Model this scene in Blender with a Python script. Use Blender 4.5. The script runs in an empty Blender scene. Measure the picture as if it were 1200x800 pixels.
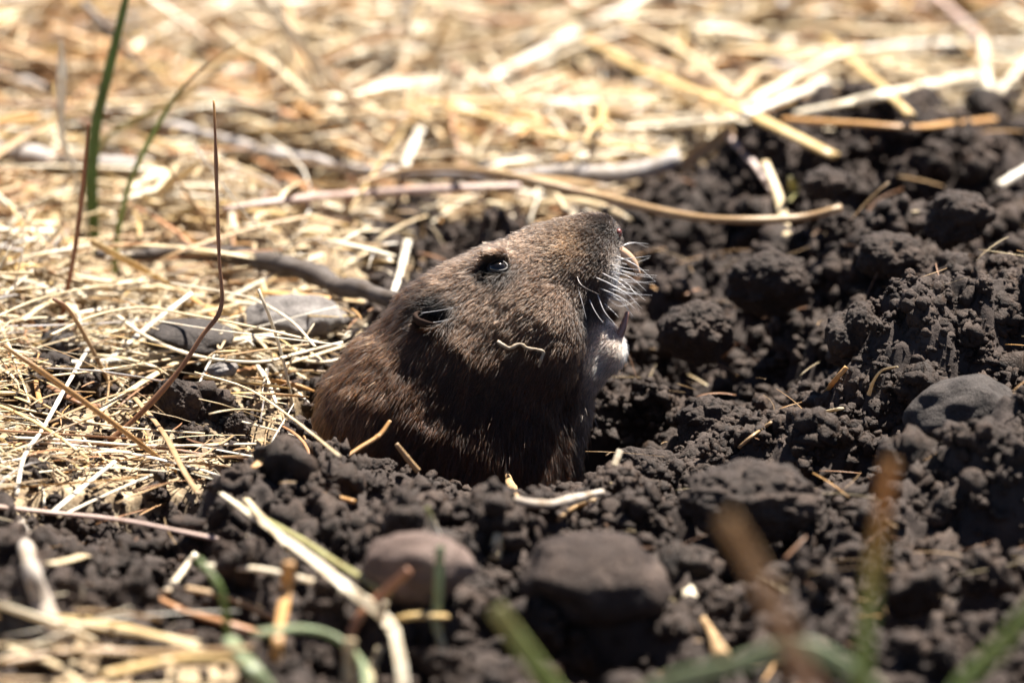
import bpy, math, random
import numpy as np
from mathutils import Vector

# ------------------------------------------------------------------ camera, light, exposure
# 1 Blender unit = 10 cm
S = bpy.context.scene
S.unit_settings.scale_length = 0.1
COL = S.collection
PITCH = math.radians(18.0)
K = 2.35 / 1200.0                       # units per photo pixel at the focus distance
DIST = 30.0
F = np.array([0.0, math.cos(PITCH), -math.sin(PITCH)])
U = np.array([0.0, math.sin(PITCH), math.cos(PITCH)])
X = np.array([1.0, 0.0, 0.0])
CAM = 80 * K * U - DIST * F             # the world origin shows at pixel (600, 480)

cd = bpy.data.cameras.new('camera')
cam = bpy.data.objects.new('camera', cd); COL.objects.link(cam)
cam.location = CAM; cam.rotation_euler = (math.pi / 2 - PITCH, 0, 0)
cd.sensor_width = 36; cd.lens = 36 * DIST / 2.35
cd.clip_start = 0.5; cd.clip_end = 2000
cd.dof.use_dof = True; cd.dof.focus_distance = DIST - 0.20
cd.dof.aperture_fstop = 1.0; cd.dof.aperture_blades = 9
S.camera = cam

SUN = np.array([0.27, 0.38, 0.885]); SUN /= np.linalg.norm(SUN)
w = bpy.data.worlds.new('World'); S.world = w; w.use_nodes = True
nt = w.node_tree; bgn = nt.nodes['Background']
sky = nt.nodes.new('ShaderNodeTexSky'); sky.sky_type = 'NISHITA'; sky.sun_disc = False
sky.sun_elevation = math.asin(SUN[2]); sky.sun_rotation = math.atan2(SUN[0], SUN[1])
sky.altitude = 2200; sky.air_density = 0.5; sky.dust_density = 0.8; sky.ozone_density = 0.5
nt.links.new(sky.outputs[0], bgn.inputs[0]); bgn.inputs[1].default_value = 0.05
ld = bpy.data.lights.new('sun', 'SUN'); ld.energy = 5.0; ld.angle = math.radians(0.55); ld.color = (1.0, 0.94, 0.86)
lo = bpy.data.objects.new('sun', ld); COL.objects.link(lo)
lo.rotation_euler = Vector(SUN).to_track_quat('Z', 'Y').to_euler(); lo.location = (3, 1, 10)
S.view_settings.view_transform = 'Standard'; S.view_settings.look = 'None'
S.view_settings.gamma = 1; S.view_settings.exposure = 1.82
S.render.engine = 'CYCLES'
S.cycles.max_bounces = 6; S.cycles.diffuse_bounces = 3; S.cycles.glossy_bounces = 3
S.cycles.use_denoising = True

rng = np.random.default_rng(11)
random.seed(5)

# ------------------------------------------------------------------ helpers
def hash3(ix, iy, iz, seed=0):
    h = (ix.astype(np.int64) * 374761393 + iy.astype(np.int64) * 668265263 + iz.astype(np.int64) * 2147483647 + seed * 974711) & 0xffffffff
    h = ((h ^ (h >> 13)) * 1274126177) & 0xffffffff
    h = ((h ^ (h >> 16)) * 2246822519) & 0xffffffff
    return ((h ^ (h >> 15)) & 0xffffff) / float(0xffffff)

def noise3(p, f=1.0, seed=0):
    p = np.asarray(p, float) * f + 137.31
    i = np.floor(p); t = p - i; t = t * t * (3 - 2 * t); i = i.astype(np.int64)
    out = 0
    for dx in (0, 1):
        wx = t[..., 0] if dx else 1 - t[..., 0]
        for dy in (0, 1):
            wy = t[..., 1] if dy else 1 - t[..., 1]
            for dz in (0, 1):
                wz = t[..., 2] if dz else 1 - t[..., 2]
                out = out + wx * wy * wz * hash3(i[..., 0] + dx, i[..., 1] + dy, i[..., 2] + dz, seed)
    return out * 2 - 1

def fbm(p, f, seed=0, o=3):
    return sum(noise3(p, f * 2.03 ** i, seed + 7 * i) * 0.5 ** i for i in range(o))

def n2(x, y, f, seed=0, o=3):
    p = np.stack([x, y, np.zeros_like(x) + 0.37], -1)
    return fbm(p, f, seed, o)

def caps(x, y, cell, seed):
    """height field of rounded crumbs: nearest jittered point on a grid of cells, spherical caps"""
    gx = np.floor(x / cell).astype(np.int64); gy = np.floor(y / cell).astype(np.int64)
    best = np.full(x.shape, -1.0)
    for dx in (-1, 0, 1):
        for dy in (-1, 0, 1):
            cx = gx + dx; cy = gy + dy; z = np.zeros_like(cx)
            px = (cx + hash3(cx, cy, z, seed)) * cell; py = (cy + hash3(cx, cy, z + 1, seed)) * cell
            r = cell * (0.45 + 0.5 * hash3(cx, cy, z + 2, seed))
            d2 = (x - px) ** 2 + (y - py) ** 2
            h = r * np.maximum(1 - d2 / (r * r), 0) * (1 - .35 * hash3(cx, cy, z + 3, seed))
            best = np.maximum(best, np.where(d2 < r * r, h, 0))
    return best

def proj(P):
    P = np.asarray(P, float) - CAM
    d = P @ F
    return 600 + (P @ X) / d * DIST / K, 400 - (P @ U) / d * DIST / K

def ray(px, py):
    return F + ((px - 600) * K / DIST) * X + ((400 - py) * K / DIST) * U

MOUNDS = [(0.80, 0.00, .17, .17, .17), (1.15, .10, .26, .25, .28), (1.10, -.70, .12, .3, .25), (0.50, -.78, .10, .22, .14),
          (-.25, -.85, .035, .45, .15), (.0, -.42, -.05, .32, .14), (.08, -.36, -.08, .15, .10), (.3, -.33, -.05, .15, .12), (.55, -1.12, -.17, .17, .10), (.48, .55, -.13, .25, .35), (.9, 1.6, .15, .5, .5),
          (.19, -1.70, -.24, .24, .13), (-.21, -1.95, -.10, .2, .14), (1.6, .4, .3, .5, .6), (-1.2, .4, .05, .4, .4), (-1.0, -1.6, .02, .3, .3), (.5, .15, -.06, .12, .15)]
def hole_d(x, y):
    a = np.sqrt(((x + .165) / .325) ** 2 + ((y + .04) / .33) ** 2) - 1
    b = np.sqrt(((x - .26) / .16) ** 2 + ((y + .02) / .21) ** 2) - 1
    return np.minimum(a * .32, b * .14)
def H(x, y):
    x = np.asarray(x, float); y = np.asarray(y, float)
    z = .022 * n2(x, y, 1.7, 3, 3)
    for (mx, my, h, sx, sy) in MOUNDS:
        z = z + h * np.exp(-((x - mx) / sx) ** 2 - ((y - my) / sy) ** 2)
    return z
def HS(x, y):
    """terrain with the lumpy relief of the bare soil"""
    x = np.asarray(x, float); y = np.asarray(y, float)
    k = (1 - straw_mask(x, y)) * np.clip((hole_d(x, y) + .03) / .25, .25, 1)
    sm_ = straw_mask(x, y)
    z = H(x, y) + sm_ * .03 * n2(x, y, 6, 31, 4) + k * (caps(x, y, .26, 24) * .3 + caps(x, y, .13, 14) * .7 + caps(x, y, .075, 4) * .6 + .11 * n2(x, y, 4, 9, 4) - .085)
    # the rim of the burrow stays low in front of the body
    px = 600 + x / K; bl = np.interp(px, [300, 345, 365, 420, 500, 600, 665, 700, 790, 830], [200, 470, 498, 534, 549, 573, 572, 553, 530, 200])
    lim = ((480 - bl) * K - y * math.sin(PITCH)) / math.cos(PITCH) - .018
    return np.where((y < .05) & (y > -1.0), np.minimum(z, lim), z)
def Hhole(x, y):
    d = hole_d(x, y); t = np.clip(1 - d / .035, 0, 1)
    return HS(x, y) - 1.0 * (t * t * (3 - 2 * t))

def at(px, py, h=0.0):
    """point of the terrain (plus h) that shows at a pixel"""
    r = ray(px, py); z = h
    for _ in range(25):
        t = (z - CAM[2]) / r[2]; P = CAM + r * t
        z = .5 * z + .5 * (float(HS(P[0], P[1])) + h)
    return CAM + r * ((z - CAM[2]) / r[2])
def atY(px, py, Y):
    r = ray(px, py); return CAM + r * ((Y - CAM[1]) / r[1])

SB = np.array([(-300, 640), (0, 618), (150, 572), (370, 538), (392, 480), (430, 400), (480, 335), (540, 300), (700, 268), (780, 238),
               (850, 218), (950, 188), (1050, 172), (1200, 142), (1500, 90)], float)
def straw_mask(x, y):
    """1 where dead straw covers the ground, 0 on bare soil"""
    P = np.stack([x, y, np.zeros_like(x)], -1)
    px, py = proj(P)
    b = np.interp(px, SB[:, 0], SB[:, 1])
    jag = 28 * n2(x, y, 5, 21, 2)
    m = np.clip((b - py + jag) / 30 + .5, 0, 1)
    m2 = np.clip((py - 752 + jag) / 20, 0, 1) * np.clip((300 - px) / 30, 0, 1)
    patch = np.exp(-((px - 455) / 50) ** 2 - ((py - 285) / 24) ** 2)
    for cx, cy, rx, ry in ((400, 402, 40, 55), (228, 488, 62, 26), (300, 318, 110, 12), (70, 462, 70, 16)):
        patch = np.maximum(patch, .95 * np.exp(-((px - cx) / rx) ** 2 - ((py - cy) / ry) ** 2))
    return np.maximum(m * (1 - .85 * patch), m2)

def tag(o, label=None, cat=None, group=None, kind=None):
    if label: o['label'] = label
    if cat: o['category'] = cat
    if group: o['group'] = group
    if kind: o['kind'] = kind
    return o

def mesh_np(name, V, faces, mat, parent=None, smooth=True, col=None, uv=None):
    """faces: int array (n,3) or (n,4)"""
    me = bpy.data.meshes.new(name)
    V = np.ascontiguousarray(V, np.float32); faces = np.ascontiguousarray(faces, np.int32)
    n, k = faces.shape
    me.vertices.add(len(V)); me.vertices.foreach_set('co', V.ravel())
    me.loops.add(n * k); me.loops.foreach_set('vertex_index', faces.ravel())
    me.polygons.add(n)
    me.polygons.foreach_set('loop_start', np.arange(0, n * k, k, dtype=np.int32))
    try: me.polygons.foreach_set('loop_total', np.full(n, k, np.int32))
    except Exception: pass
    me.polygons.foreach_set('use_smooth', np.full(n, bool(smooth)))
    if col is not None:
        a = me.attributes.new('Col', 'FLOAT_COLOR', 'POINT')
        c = np.ones((len(V), 4), np.float32); c[:, :3] = col; a.data.foreach_set('color', c.ravel())
    if uv is not None:
        a = me.attributes.new('along', 'FLOAT2', 'POINT'); a.data.foreach_set('vector', np.ascontiguousarray(uv, np.float32).ravel())
    me.update(); me.validate()
    me.materials.append(mat)
    o = bpy.data.objects.new(name, me); COL.objects.link(o)
    if parent: o.parent = parent
    return o

def recentre(o, c):
    """put a mesh object's origin at its base point c"""
    me = o.data; n = len(me.vertices); a = np.empty(n * 3, np.float32); me.vertices.foreach_get('co', a)
    a = (a.reshape(-1, 3) - np.asarray(c, np.float32)); me.vertices.foreach_set('co', a.ravel()); o.location = [float(v) for v in c]
    return o

_ico = {}
def ico(n):
    if n not in _ico:
        import bmesh
        bm = bmesh.new(); bmesh.ops.create_icosphere(bm, subdivisions=n, radius=1)
        V = np.array([v.co[:] for v in bm.verts]); V /= np.linalg.norm(V, axis=1, keepdims=True)
        Fc = np.array([[v.index for v in f.verts] for f in bm.faces]); bm.free(); _ico[n] = (V, Fc)
    return _ico[n]

def smoothpath(P, n):
    """Catmull-Rom resample"""
    P = np.asarray([np.asarray(q) for q in P], float)
    if len(P) == 2:
        t = np.linspace(0, 1, n)[:, None]; return P[0] * (1 - t) + P[1] * t
    Q = np.vstack([2 * P[0] - P[1], P, 2 * P[-1] - P[-2]])
    d = np.r_[0, np.cumsum(np.linalg.norm(np.diff(P, axis=0), axis=1))]; s = np.linspace(0, d[-1], n)
    i = np.clip(np.searchsorted(d, s, side='right') - 1, 0, len(P) - 2)
    t = ((s - d[i]) / (d[i + 1] - d[i]))[:, None]
    a, b, c, e = Q[i], Q[i + 1], Q[i + 2], Q[i + 3]
    return .5 * ((2 * b) + (c - a) * t + (2 * a - 5 * b + 4 * c - e) * t * t + (3 * b - 3 * c + e - a) * t ** 3)

def sweep(path, rad, flat=1.0, sides=8, up=(0, 0, 1), twist=0.0, trough=0.0):
    """closed tube along a path; flat<1 squashes it towards `up`; trough bends the flat section like a half-pipe leaf"""
    P = np.asarray(path, float); n = len(P)
    T = np.gradient(P, axis=0); T /= np.linalg.norm(T, axis=1, keepdims=True) + 1e-12
    up = np.asarray(up, float)
    if up[2] == 1 and np.abs(T[:, 2]).mean() > .5: up = np.array([0, -1, .3])
    side = np.cross(T, up); L = np.linalg.norm(side, axis=1, keepdims=True)
    side = np.where(L > .15, side / (L + 1e-9), np.cross(T, [0, 1, .2])); side /= np.linalg.norm(side, axis=1, keepdims=True)
    if n > 6 or L.min() < .3:                    # carry the first frame along the path
        side = side.copy()
        for i in range(1, n):
            q_ = side[i - 1] - T[i] * (side[i - 1] @ T[i]); side[i] = q_ / (np.linalg.norm(q_) + 1e-12)
    nn = np.cross(side, T)
    rad = np.broadcast_to(np.asarray(rad, float), (n,))
    a = np.linspace(0, 2 * np.pi, sides, endpoint=False)
    tw = np.linspace(0, twist, n)
    c, s = np.cos(a), np.sin(a)
    ex = c[None, :] * rad[:, None]; ez = (s[None, :] * flat + trough * (c[None, :] ** 2)) * rad[:, None]
    ct, st = np.cos(tw)[:, None], np.sin(tw)[:, None]
    ex, ez = ex * ct - ez * st, ex * st + ez * ct
    V = P[:, None, :] + side[:, None, :] * ex[..., None] + nn[:, None, :] * ez[..., None]
    V = V.reshape(-1, 3)
    q = np.arange(n - 1)[:, None] * sides; j = np.arange(sides)[None, :]; j2 = (j + 1) % sides
    Fc = np.stack([q + j, q + j2, q + sides + j2, q + sides + j], -1).reshape(-1, 4)
    V = np.vstack([V, P[0], P[-1]])
    e0, e1 = n * sides, n * sides + 1
    jj = np.arange(sides)[:: 1]
    c0 = np.stack([np.full(sides, e0), (jj + 1) % sides, jj, jj], -1)
    c1 = np.stack([np.full(sides, e1), (n - 1) * sides + jj, (n - 1) * sides + (jj + 1) % sides, (n - 1) * sides + (jj + 1) % sides], -1)
    d = np.r_[0, np.cumsum(np.linalg.norm(np.diff(P, axis=0), axis=1))]
    uv = np.zeros((len(V), 2)); uv[:n * sides, 0] = np.repeat(d, sides); uv[:n * sides, 1] = np.tile(np.arange(sides) / sides, n)
    uv[e0] = (0, .5); uv[e1] = (d[-1], .5)
    tri = np.vstack([Fc[:, [0, 1, 2]], Fc[:, [0, 2, 3]], c0[:, :3], c1[:, :3]])
    return V, tri, uv

# ------------------------------------------------------------------ materials
def mat(name):
    m = bpy.data.materials.new(name); m.use_nodes = True
    b = m.node_tree.nodes['Principled BSDF']; return m, m.node_tree, b
def N(t, ty, **kw):
    n = t.nodes.new(ty)
    for k, v in kw.items(): setattr(n, k, v)
    return n
def noise_node(t, scale, detail=4, rough=.6, vec=None):
    n = N(t, 'ShaderNodeTexNoise'); n.inputs['Scale'].default_value = scale; n.inputs['Detail'].default_value = detail
    n.inputs['Roughness'].default_value = rough
    if vec is not None: t.links.new(vec, n.inputs['Vector'])
    return n
def ramp(t, fac, stops):
    r = N(t, 'ShaderNodeValToRGB'); e = r.color_ramp.elements
    while len(e) < len(stops): e.new(.5)
    for el, (p, c) in zip(e, stops): el.position = p; el.color = (*c, 1)
    t.links.new(fac, r.inputs[0]); return r
def bump(t, b, h, strength, dist):
    n = N(t, 'ShaderNodeBump'); n.inputs['Strength'].default_value = strength; n.inputs['Distance'].default_value = dist
    t.links.new(h, n.inputs['Height']); t.links.new(n.outputs[0], b.inputs['Normal'])

def rocky(name, c0, c1, c2, scale=14, rough=.85, bs=.5, bd=.006, spec=.3, fine=220):
    m, t, b = mat(name)
    tc = N(t, 'ShaderNodeTexCoord'); ob = tc.outputs['Object']
    n1 = noise_node(t, scale, 6, .65, ob); n2_ = noise_node(t, fine, 4, .7, ob)
    r = ramp(t, n1.outputs[0], [(.3, c0), (.52, c1), (.72, c2)])
    r2 = ramp(t, n2_.outputs[0], [(.3, (.7, .7, .7)), (.7, (1.3, 1.3, 1.3))])
    mx = N(t, 'ShaderNodeMixRGB', blend_type='MULTIPLY'); mx.inputs[0].default_value = 1
    t.links.new(r.outputs[0], mx.inputs[1]); t.links.new(r2.outputs[0], mx.inputs[2]); t.links.new(mx.outputs[0], b.inputs['Base Color'])
    b.inputs['Roughness'].default_value = rough; b.inputs['Specular IOR Level'].default_value = spec
    bump(t, b, n2_.outputs[0], bs, bd)
    return m

M = {}
M['soil'] = rocky('soil', (.018, .0104, .0066), (.038, .0228, .0148), (.080, .050, .034), 9, .68, 1.0, .008, .32, 130)
M['clod'] = rocky('clod_soil', (.019, .0115, .0078), (.040, .025, .0172), (.076, .048, .033), 12, .68, 1.0, .009, .32, 140)
M['duff'] = rocky('duff', (.16, .10, .05), (.34, .25, .14), (.5, .40, .25), 22, .9, .8, .01, .2, 120)
M['stone_pink'] = rocky('stone_pink', (.075, .048, .036), (.13, .086, .068), (.20, .145, .118), 13, .8, .9, .007, .4, 120)
M['stone_brown'] = rocky('stone_brown', (.022, .0135, .0095), (.042, .027, .020), (.10, .07, .054), 11, .8, 1.0, .016, .3, 60)
M['stone_grey'] = rocky('stone_grey', (.09, .077, .068), (.17, .15, .135), (.30, .275, .25), 15, .75, .8, .007, .4, 140)
M['stone_dark'] = rocky('stone_dark', (.024, .018, .015), (.042, .033, .028), (.080, .065, .056), 16, .8, .8, .008, .4, 130)

# ground: soil / duff mixed by a painted cover attribute
def ground_mat():
    m, t, b = mat('ground')
    a = N(t, 'ShaderNodeAttribute'); a.attribute_name = 'Col'
    tc = N(t, 'ShaderNodeTexCoord'); ob = tc.outputs['Object']
    n1 = noise_node(t, 9, 6, .65, ob); n2_ = noise_node(t, 150, 4, .7, ob); n3 = noise_node(t, 26, 6, .7, ob)
    s = ramp(t, n1.outputs[0], [(.3, (.020, .0125, .009)), (.52, (.038, .025, .019)), (.72, (.070, .048, .037))])
    d = ramp(t, n3.outputs[0], [(.32, (.12, .08, .045)), (.5, (.32, .23, .13)), (.65, (.56, .46, .30))])
    mx = N(t, 'ShaderNodeMixRGB'); t.links.new(a.outputs['Fac'], mx.inputs[0]); t.links.new(s.outputs[0], mx.inputs[1]); t.links.new(d.outputs[0], mx.inputs[2])
    t.links.new(mx.outputs[0], b.inputs['Base Color']); b.inputs['Roughness'].default_value = .9
    bump(t, b, n2_.outputs[0], .7, .006)
    return m
M['ground'] = ground_mat()

def fibre(name, tint=None, rough=.45, spec=.5, trans=.12, streak=.25, blotch=0.0):
    """dry stem / leaf: fibre streaks along its length; colour from the Col attribute"""
    m, t, b = mat(name)
    a = N(t, 'ShaderNodeAttribute'); a.attribute_name = 'Col'
    u = N(t, 'ShaderNodeAttribute'); u.attribute_name = 'along'
    mp = N(t, 'ShaderNodeMapping'); mp.inputs['Scale'].default_value = (4, 30, 1); t.links.new(u.outputs['Vector'], mp.inputs['Vector'])
    n1 = noise_node(t, 1.0, 3, .6, mp.outputs[0])
    tc = N(t, 'ShaderNodeTexCoord'); n2_ = noise_node(t, 18, 4, .6, tc.outputs['Object'])
    r = ramp(t, n1.outputs[0], [(.3, (1 - streak,) * 3), (.7, (1 + streak * .5,) * 3)])
    r2 = ramp(t, n2_.outputs[0], [(.35, (1 - .2 - blotch, .97 - .26 - blotch, .92 - .32 - blotch)), (.6, (1.05, 1.05, 1.05))])
    m1 = N(t, 'ShaderNodeMixRGB', blend_type='MULTIPLY'); m1.inputs[0].default_value = 1
    m2 = N(t, 'ShaderNodeMixRGB', blend_type='MULTIPLY'); m2.inputs[0].default_value = 1
    t.links.new(a.outputs['Color'], m1.inputs[1]); t.links.new(r.outputs[0], m1.inputs[2])
    t.links.new(m1.outputs[0], m2.inputs[1]); t.links.new(r2.outputs[0], m2.inputs[2])
    t.links.new(m2.outputs[0], b.inputs['Base Color'])
    b.inputs['Roughness'].default_value = rough; b.inputs['Specular IOR Level'].default_value = spec
    bump(t, b, n1.outputs[0], .35, .004)
    if trans:
        tr = N(t, 'ShaderNodeBsdfTranslucent'); t.links.new(m2.outputs[0], tr.inputs[0])
        ms = N(t, 'ShaderNodeMixShader'); ms.inputs[0].default_value = trans
        out = t.nodes['Material Output']
        t.links.new(b.outputs[0], ms.inputs[1]); t.links.new(tr.outputs[0], ms.inputs[2]); t.links.new(ms.outputs[0], out.inputs[0])
    return m
M['straw'] = fibre('straw', rough=.42, spec=.6, trans=.18)
M['leaf'] = fibre('grass_leaf', rough=.4, spec=.5, trans=.3, streak=.15)
M['bark'] = fibre('bark', rough=.75, spec=.3, trans=0, streak=.45, blotch=.25)

def plain(name, c, rough=.5, spec=.5, **kw):
    m, t, b = mat(name); b.inputs['Base Color'].default_value = (*c, 1); b.inputs['Roughness'].default_value = rough
    b.inputs['Specular IOR Level'].default_value = spec
    for k, v in kw.items(): b.inputs[k].default_value = v
    n = noise_node(t, 60, 3, .6); r = ramp(t, n.outputs[0], [(.3, tuple(x * .8 for x in c)), (.7, tuple(min(1, x * 1.15) for x in c))])
    t.links.new(r.outputs[0], b.inputs['Base Color'])
    return m
M['eye'] = plain('eye', (.006, .005, .005), .10, .5)
M['lid'] = plain('eyelid', (.018, .012, .010), .5, .5)
M['nose'] = plain('nose_skin', (.028, .015, .013), .4, .6)
M['nostril'] = plain('nostril_skin', (.13, .025, .017), .35, .6)
M['tooth_up'] = plain('upper_tooth', (.50, .32, .20), .3, .6)
M['tooth_low'] = plain('lower_tooth', (.26, .13, .10), .35, .6)
M['ear'] = plain('ear_skin', (.030, .018, .013), .9, .1)
M['whisker'] = plain('whisker', (.55, .53, .52), .25, .8)
M['whisker_dark'] = plain('dark_whisker', (.14, .11, .10), .3, .8)

def body_mat():
    m, t, b = mat('gopher_skin')
    a = N(t, 'ShaderNodeAttribute'); a.attribute_name = 'Col'
    mx = N(t, 'ShaderNodeMixRGB', blend_type='MULTIPLY'); mx.inputs[0].default_value = 1; mx.inputs[2].default_value = (.6, .6, .6, 1)
    t.links.new(a.outputs['Color'], mx.inputs[1]); t.links.new(mx.outputs[0], b.inputs['Base Color'])
    b.inputs['Roughness'].default_value = .8; b.inputs['Specular IOR Level'].default_value = .2
    tc = N(t, 'ShaderNodeTexCoord'); n = noise_node(t, 120, 3, .6, tc.outputs['Object']); bump(t, b, n.outputs[0], .5, .004)
    return m
M['body'] = body_mat()
def fur_mat():
    m = bpy.data.materials.new('fur'); m.use_nodes = True; t = m.node_tree
    t.nodes.remove(t.nodes['Principled BSDF']); out = t.nodes['Material Output']
    a = N(t, 'ShaderNodeAttribute'); a.attribute_name = 'hair_col'
    h = N(t, 'ShaderNodeBsdfHairPrincipled'); h.model = 'CHIANG'; h.parametrization = 'COLOR'
    t.links.new(a.outputs['Color'], h.inputs['Color'])
    h.inputs['Roughness'].default_value = .38; h.inputs['Radial Roughness'].default_value = .5
    h.inputs['Coat'].default_value = 0.0; h.inputs['IOR'].default_value = 1.36
    h.inputs['Random Roughness'].default_value = .3
    t.links.new(h.outputs[0], out.inputs[0]); return m
M['fur'] = fur_mat()

# ------------------------------------------------------------------ gopher shape (signed distance, in photo pixels: a right, b up, w away)
def rc(p, A, ra, B, rb, sw=1.0, w=0.0):
    q = p - np.array([A[0] - 600, 480 - A[1], w]); q = q * np.array([1, 1, 1 / sw])
    d = np.array([B[0] - A[0], A[1] - B[1], 0.0]); L2 = d @ d
    t = np.clip((q @ d) / L2, 0, 1)
    return np.linalg.norm(q - t[..., None] * d, axis=-1) - (ra + (rb - ra) * t)
def el(p, c, r, w):
    q = (p - np.array([c[0] - 600, 480 - c[1], w])) / np.array(r, float)
    l = np.linalg.norm(q, axis=-1); return (l - 1) * min(r)
def smin(a, b, k):
    h = np.clip(.5 + .5 * (b - a) / k, 0, 1); return b * (1 - h) + a * h - k * h * (1 - h)
EYE, EAR = (583, 313), (507, 371)
def sdf0(p):
    d = rc(p, (512, 760), 158, (523, 512), 150, .76)
    d = smin(d, rc(p, (525, 505), 146, (562, 422), 114, .86), 20)
    d = smin(d, rc(p, (562, 422), 114, (602, 378), 93, 1.02), 16)
    d = smin(d, rc(p, (602, 378), 93, (650, 328), 66, .95), 16)
    d = smin(d, rc(p, (650, 328), 66, (680, 300), 46, .92), 16)
    d = smin(d, rc(p, (680, 300), 46, (702, 276), 25, .9), 14)
    for s in (-1, 1):
        d = smin(d, el(p, (610, 405), (62, 52, 40), s * 62), 26)       # cheeks
        d = smin(d, el(p, (693, 318), (27, 27, 20), s * 20), 16)       # lip pads
    d = smin(d, rc(p, (640, 430), 62, (704, 408), 29, .8), 22)          # jaw and chin
    d = smin(d, rc(p, (600, 520), 70, (655, 480), 30, 1.0), 20)
    d = -smin(-d, el(p, (748, 352), (30, 14, 24), 0), 9)                # open mouth
    d = d - 1.4 * noise3(p, .045, 5)
    return d
def trace(px, py, f):
    w = -260.0
    for _ in range(200):
        p = np.array([px - 600, 480 - py, w]); s = float(f(p[None])[0])
        if s < .15: break
        w += max(s * .6, .15)
    return p
def grad(f, p, e=1.5):
    g = np.stack([f(p + np.array(v) * e) - f(p - np.array(v) * e) for v in ((1., 0, 0), (0, 1., 0), (0, 0, 1.))], -1)
    return g / (np.linalg.norm(g, axis=-1, keepdims=True) + 1e-9)
eyeP = trace(*EYE, sdf0); earP = trace(*EAR, sdf0)
eyeN = grad(sdf0, eyeP[None])[0]; earN = grad(sdf0, earP[None])[0]
def sdf(p):
    d = sdf0(p)
    for s in (1, -1):
        ps = p * np.array([1, 1, s])
        q = ps - (eyeP - eyeN * 1)
        d = -smin(-d, np.linalg.norm(q / np.array([1.35, .95, 1]), axis=-1) - 9.5, 8)
        d = smin(d, np.linalg.norm((ps - (eyeP + np.array([-3, 15, 7]))) / np.array([1.6, .6, 1]), axis=-1) - 9, 10)  # brow
        q = ps - earP
        d = -smin(-d, np.linalg.norm(q / np.array([1.3, .85, 1]), axis=-1) - 14, 7)
    return d
def G(p):
    p = np.asarray(p, float)
    return (p[..., 0:1] * X + p[..., 1:2] * U + p[..., 2:3] * F) * K
def Ginv(P):
    P = np.asarray(P, float) / K
    return np.stack([P @ X, P @ U, P @ F], -1)
def gp(px, py, w): return G(np.array([px - 600., 480. - py, w]))

def surface_nets(f, lo, hi, h):
    ax = [np.arange(l, u + h, h) for l, u in zip(lo, hi)]
    g = np.stack(np.meshgrid(*ax, indexing='ij'), -1)
    val = np.concatenate([f(g[i:i + 8].reshape(-1, 3)).reshape(g[i:i + 8].shape[:3]) for i in range(0, g.shape[0], 8)])
    nx, ny, nz = [s - 1 for s in val.shape]
    acc = np.zeros((nx, ny, nz, 3)); cnt = np.zeros((nx, ny, nz))
    corner = lambda d: val[d[0]:d[0] + nx, d[1]:d[1] + ny, d[2]:d[2] + nz]
    for a in range(3):
        for u in (0, 1):
            for v in (0, 1):
                d0 = [0, 0, 0]; o = [i for i in range(3) if i != a]; d0[o[0]] = u; d0[o[1]] = v; d1 = list(d0); d1[a] = 1
                A, B = corner(d0), corner(d1); c = (A < 0) != (B < 0)
                t = np.where(c, A / np.where(c, A - B, 1), 0)
                e = np.zeros((nx, ny, nz, 3)); e[...] = d0; e[..., a] = t
                acc += np.where(c[..., None], e, 0); cnt += c
    on = cnt > 0; idx = -np.ones((nx, ny, nz), int); idx[on] = np.arange(on.sum())
    base = np.stack(np.nonzero(on), -1)
    V = (base + acc[on] / cnt[on][:, None]) * h + np.array([x[0] for x in ax])
    faces = []
    for a in range(3):
        o = [i for i in range(3) if i != a]
        s0 = [slice(1, -1)] * 3; s0[a] = slice(0, -1); s1 = list(s0); s1[a] = slice(1, None)
        A, B = val[tuple(s0)], val[tuple(s1)]
        for fl in (0, 1):
            c = ((A < 0) & (B >= 0)) if fl else ((A >= 0) & (B < 0))
            p = np.stack(np.nonzero(c), -1)
            if not len(p): continue
            off = np.ones(3, int); off[a] = 0; p = p + off
            q = []
            for (u, v) in ((0, 0), (1, 0), (1, 1), (0, 1)):
                r = p.copy(); r[:, o[0]] -= 1 - u; r[:, o[1]] -= 1 - v; q.append(idx[r[:, 0], r[:, 1], r[:, 2]])
            q = np.stack(q, -1)
            if bool(fl) == (a == 1): q = q[:, ::-1]
            faces.append(q)
    fc = np.vstack(faces); fc = fc[(fc >= 0).all(1)]
    return V, fc

# ------------------------------------------------------------------ ground
def axis(lo, hi, step, far):
    a = np.arange(lo, hi + step, step); g = []
    s, p = step * 2, 0.0
    while p < far: p += s; s *= 1.25; g.append(p)
    g = np.array(g); return np.r_[(lo - g)[::-1], a, hi + g]
gx = axis(-1.75, 1.75, .0065, 600); gy = axis(-2.5, 4.2, .0085, 600)
YY, XX = np.meshgrid(gy, gx, indexing='ij')
sm = straw_mask(XX, YY)
near = np.exp(-np.clip(np.hypot(XX / 2.2, YY / 5) - 1, 0, 9) * 2)
ZZ = Hhole(XX, YY) * near
soil = (1 - sm) * near
ZZ += soil * (caps(XX, YY, .026, 5) * .7 + caps(XX, YY, .014, 6) * .6) - .015
V = np.stack([XX, YY, ZZ], -1).reshape(-1, 3)
ny_, nx_ = XX.shape
q = (np.arange(ny_ - 1)[:, None] * nx_ + np.arange(nx_ - 1)[None]).ravel()
Fc = np.stack([q, q + 1, q + nx_ + 1, q + nx_], -1)
cov = np.repeat(sm.reshape(-1, 1), 3, 1)
ground = mesh_np('ground', V, Fc, M['ground'], col=cov); tag(ground, kind='structure')

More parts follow.
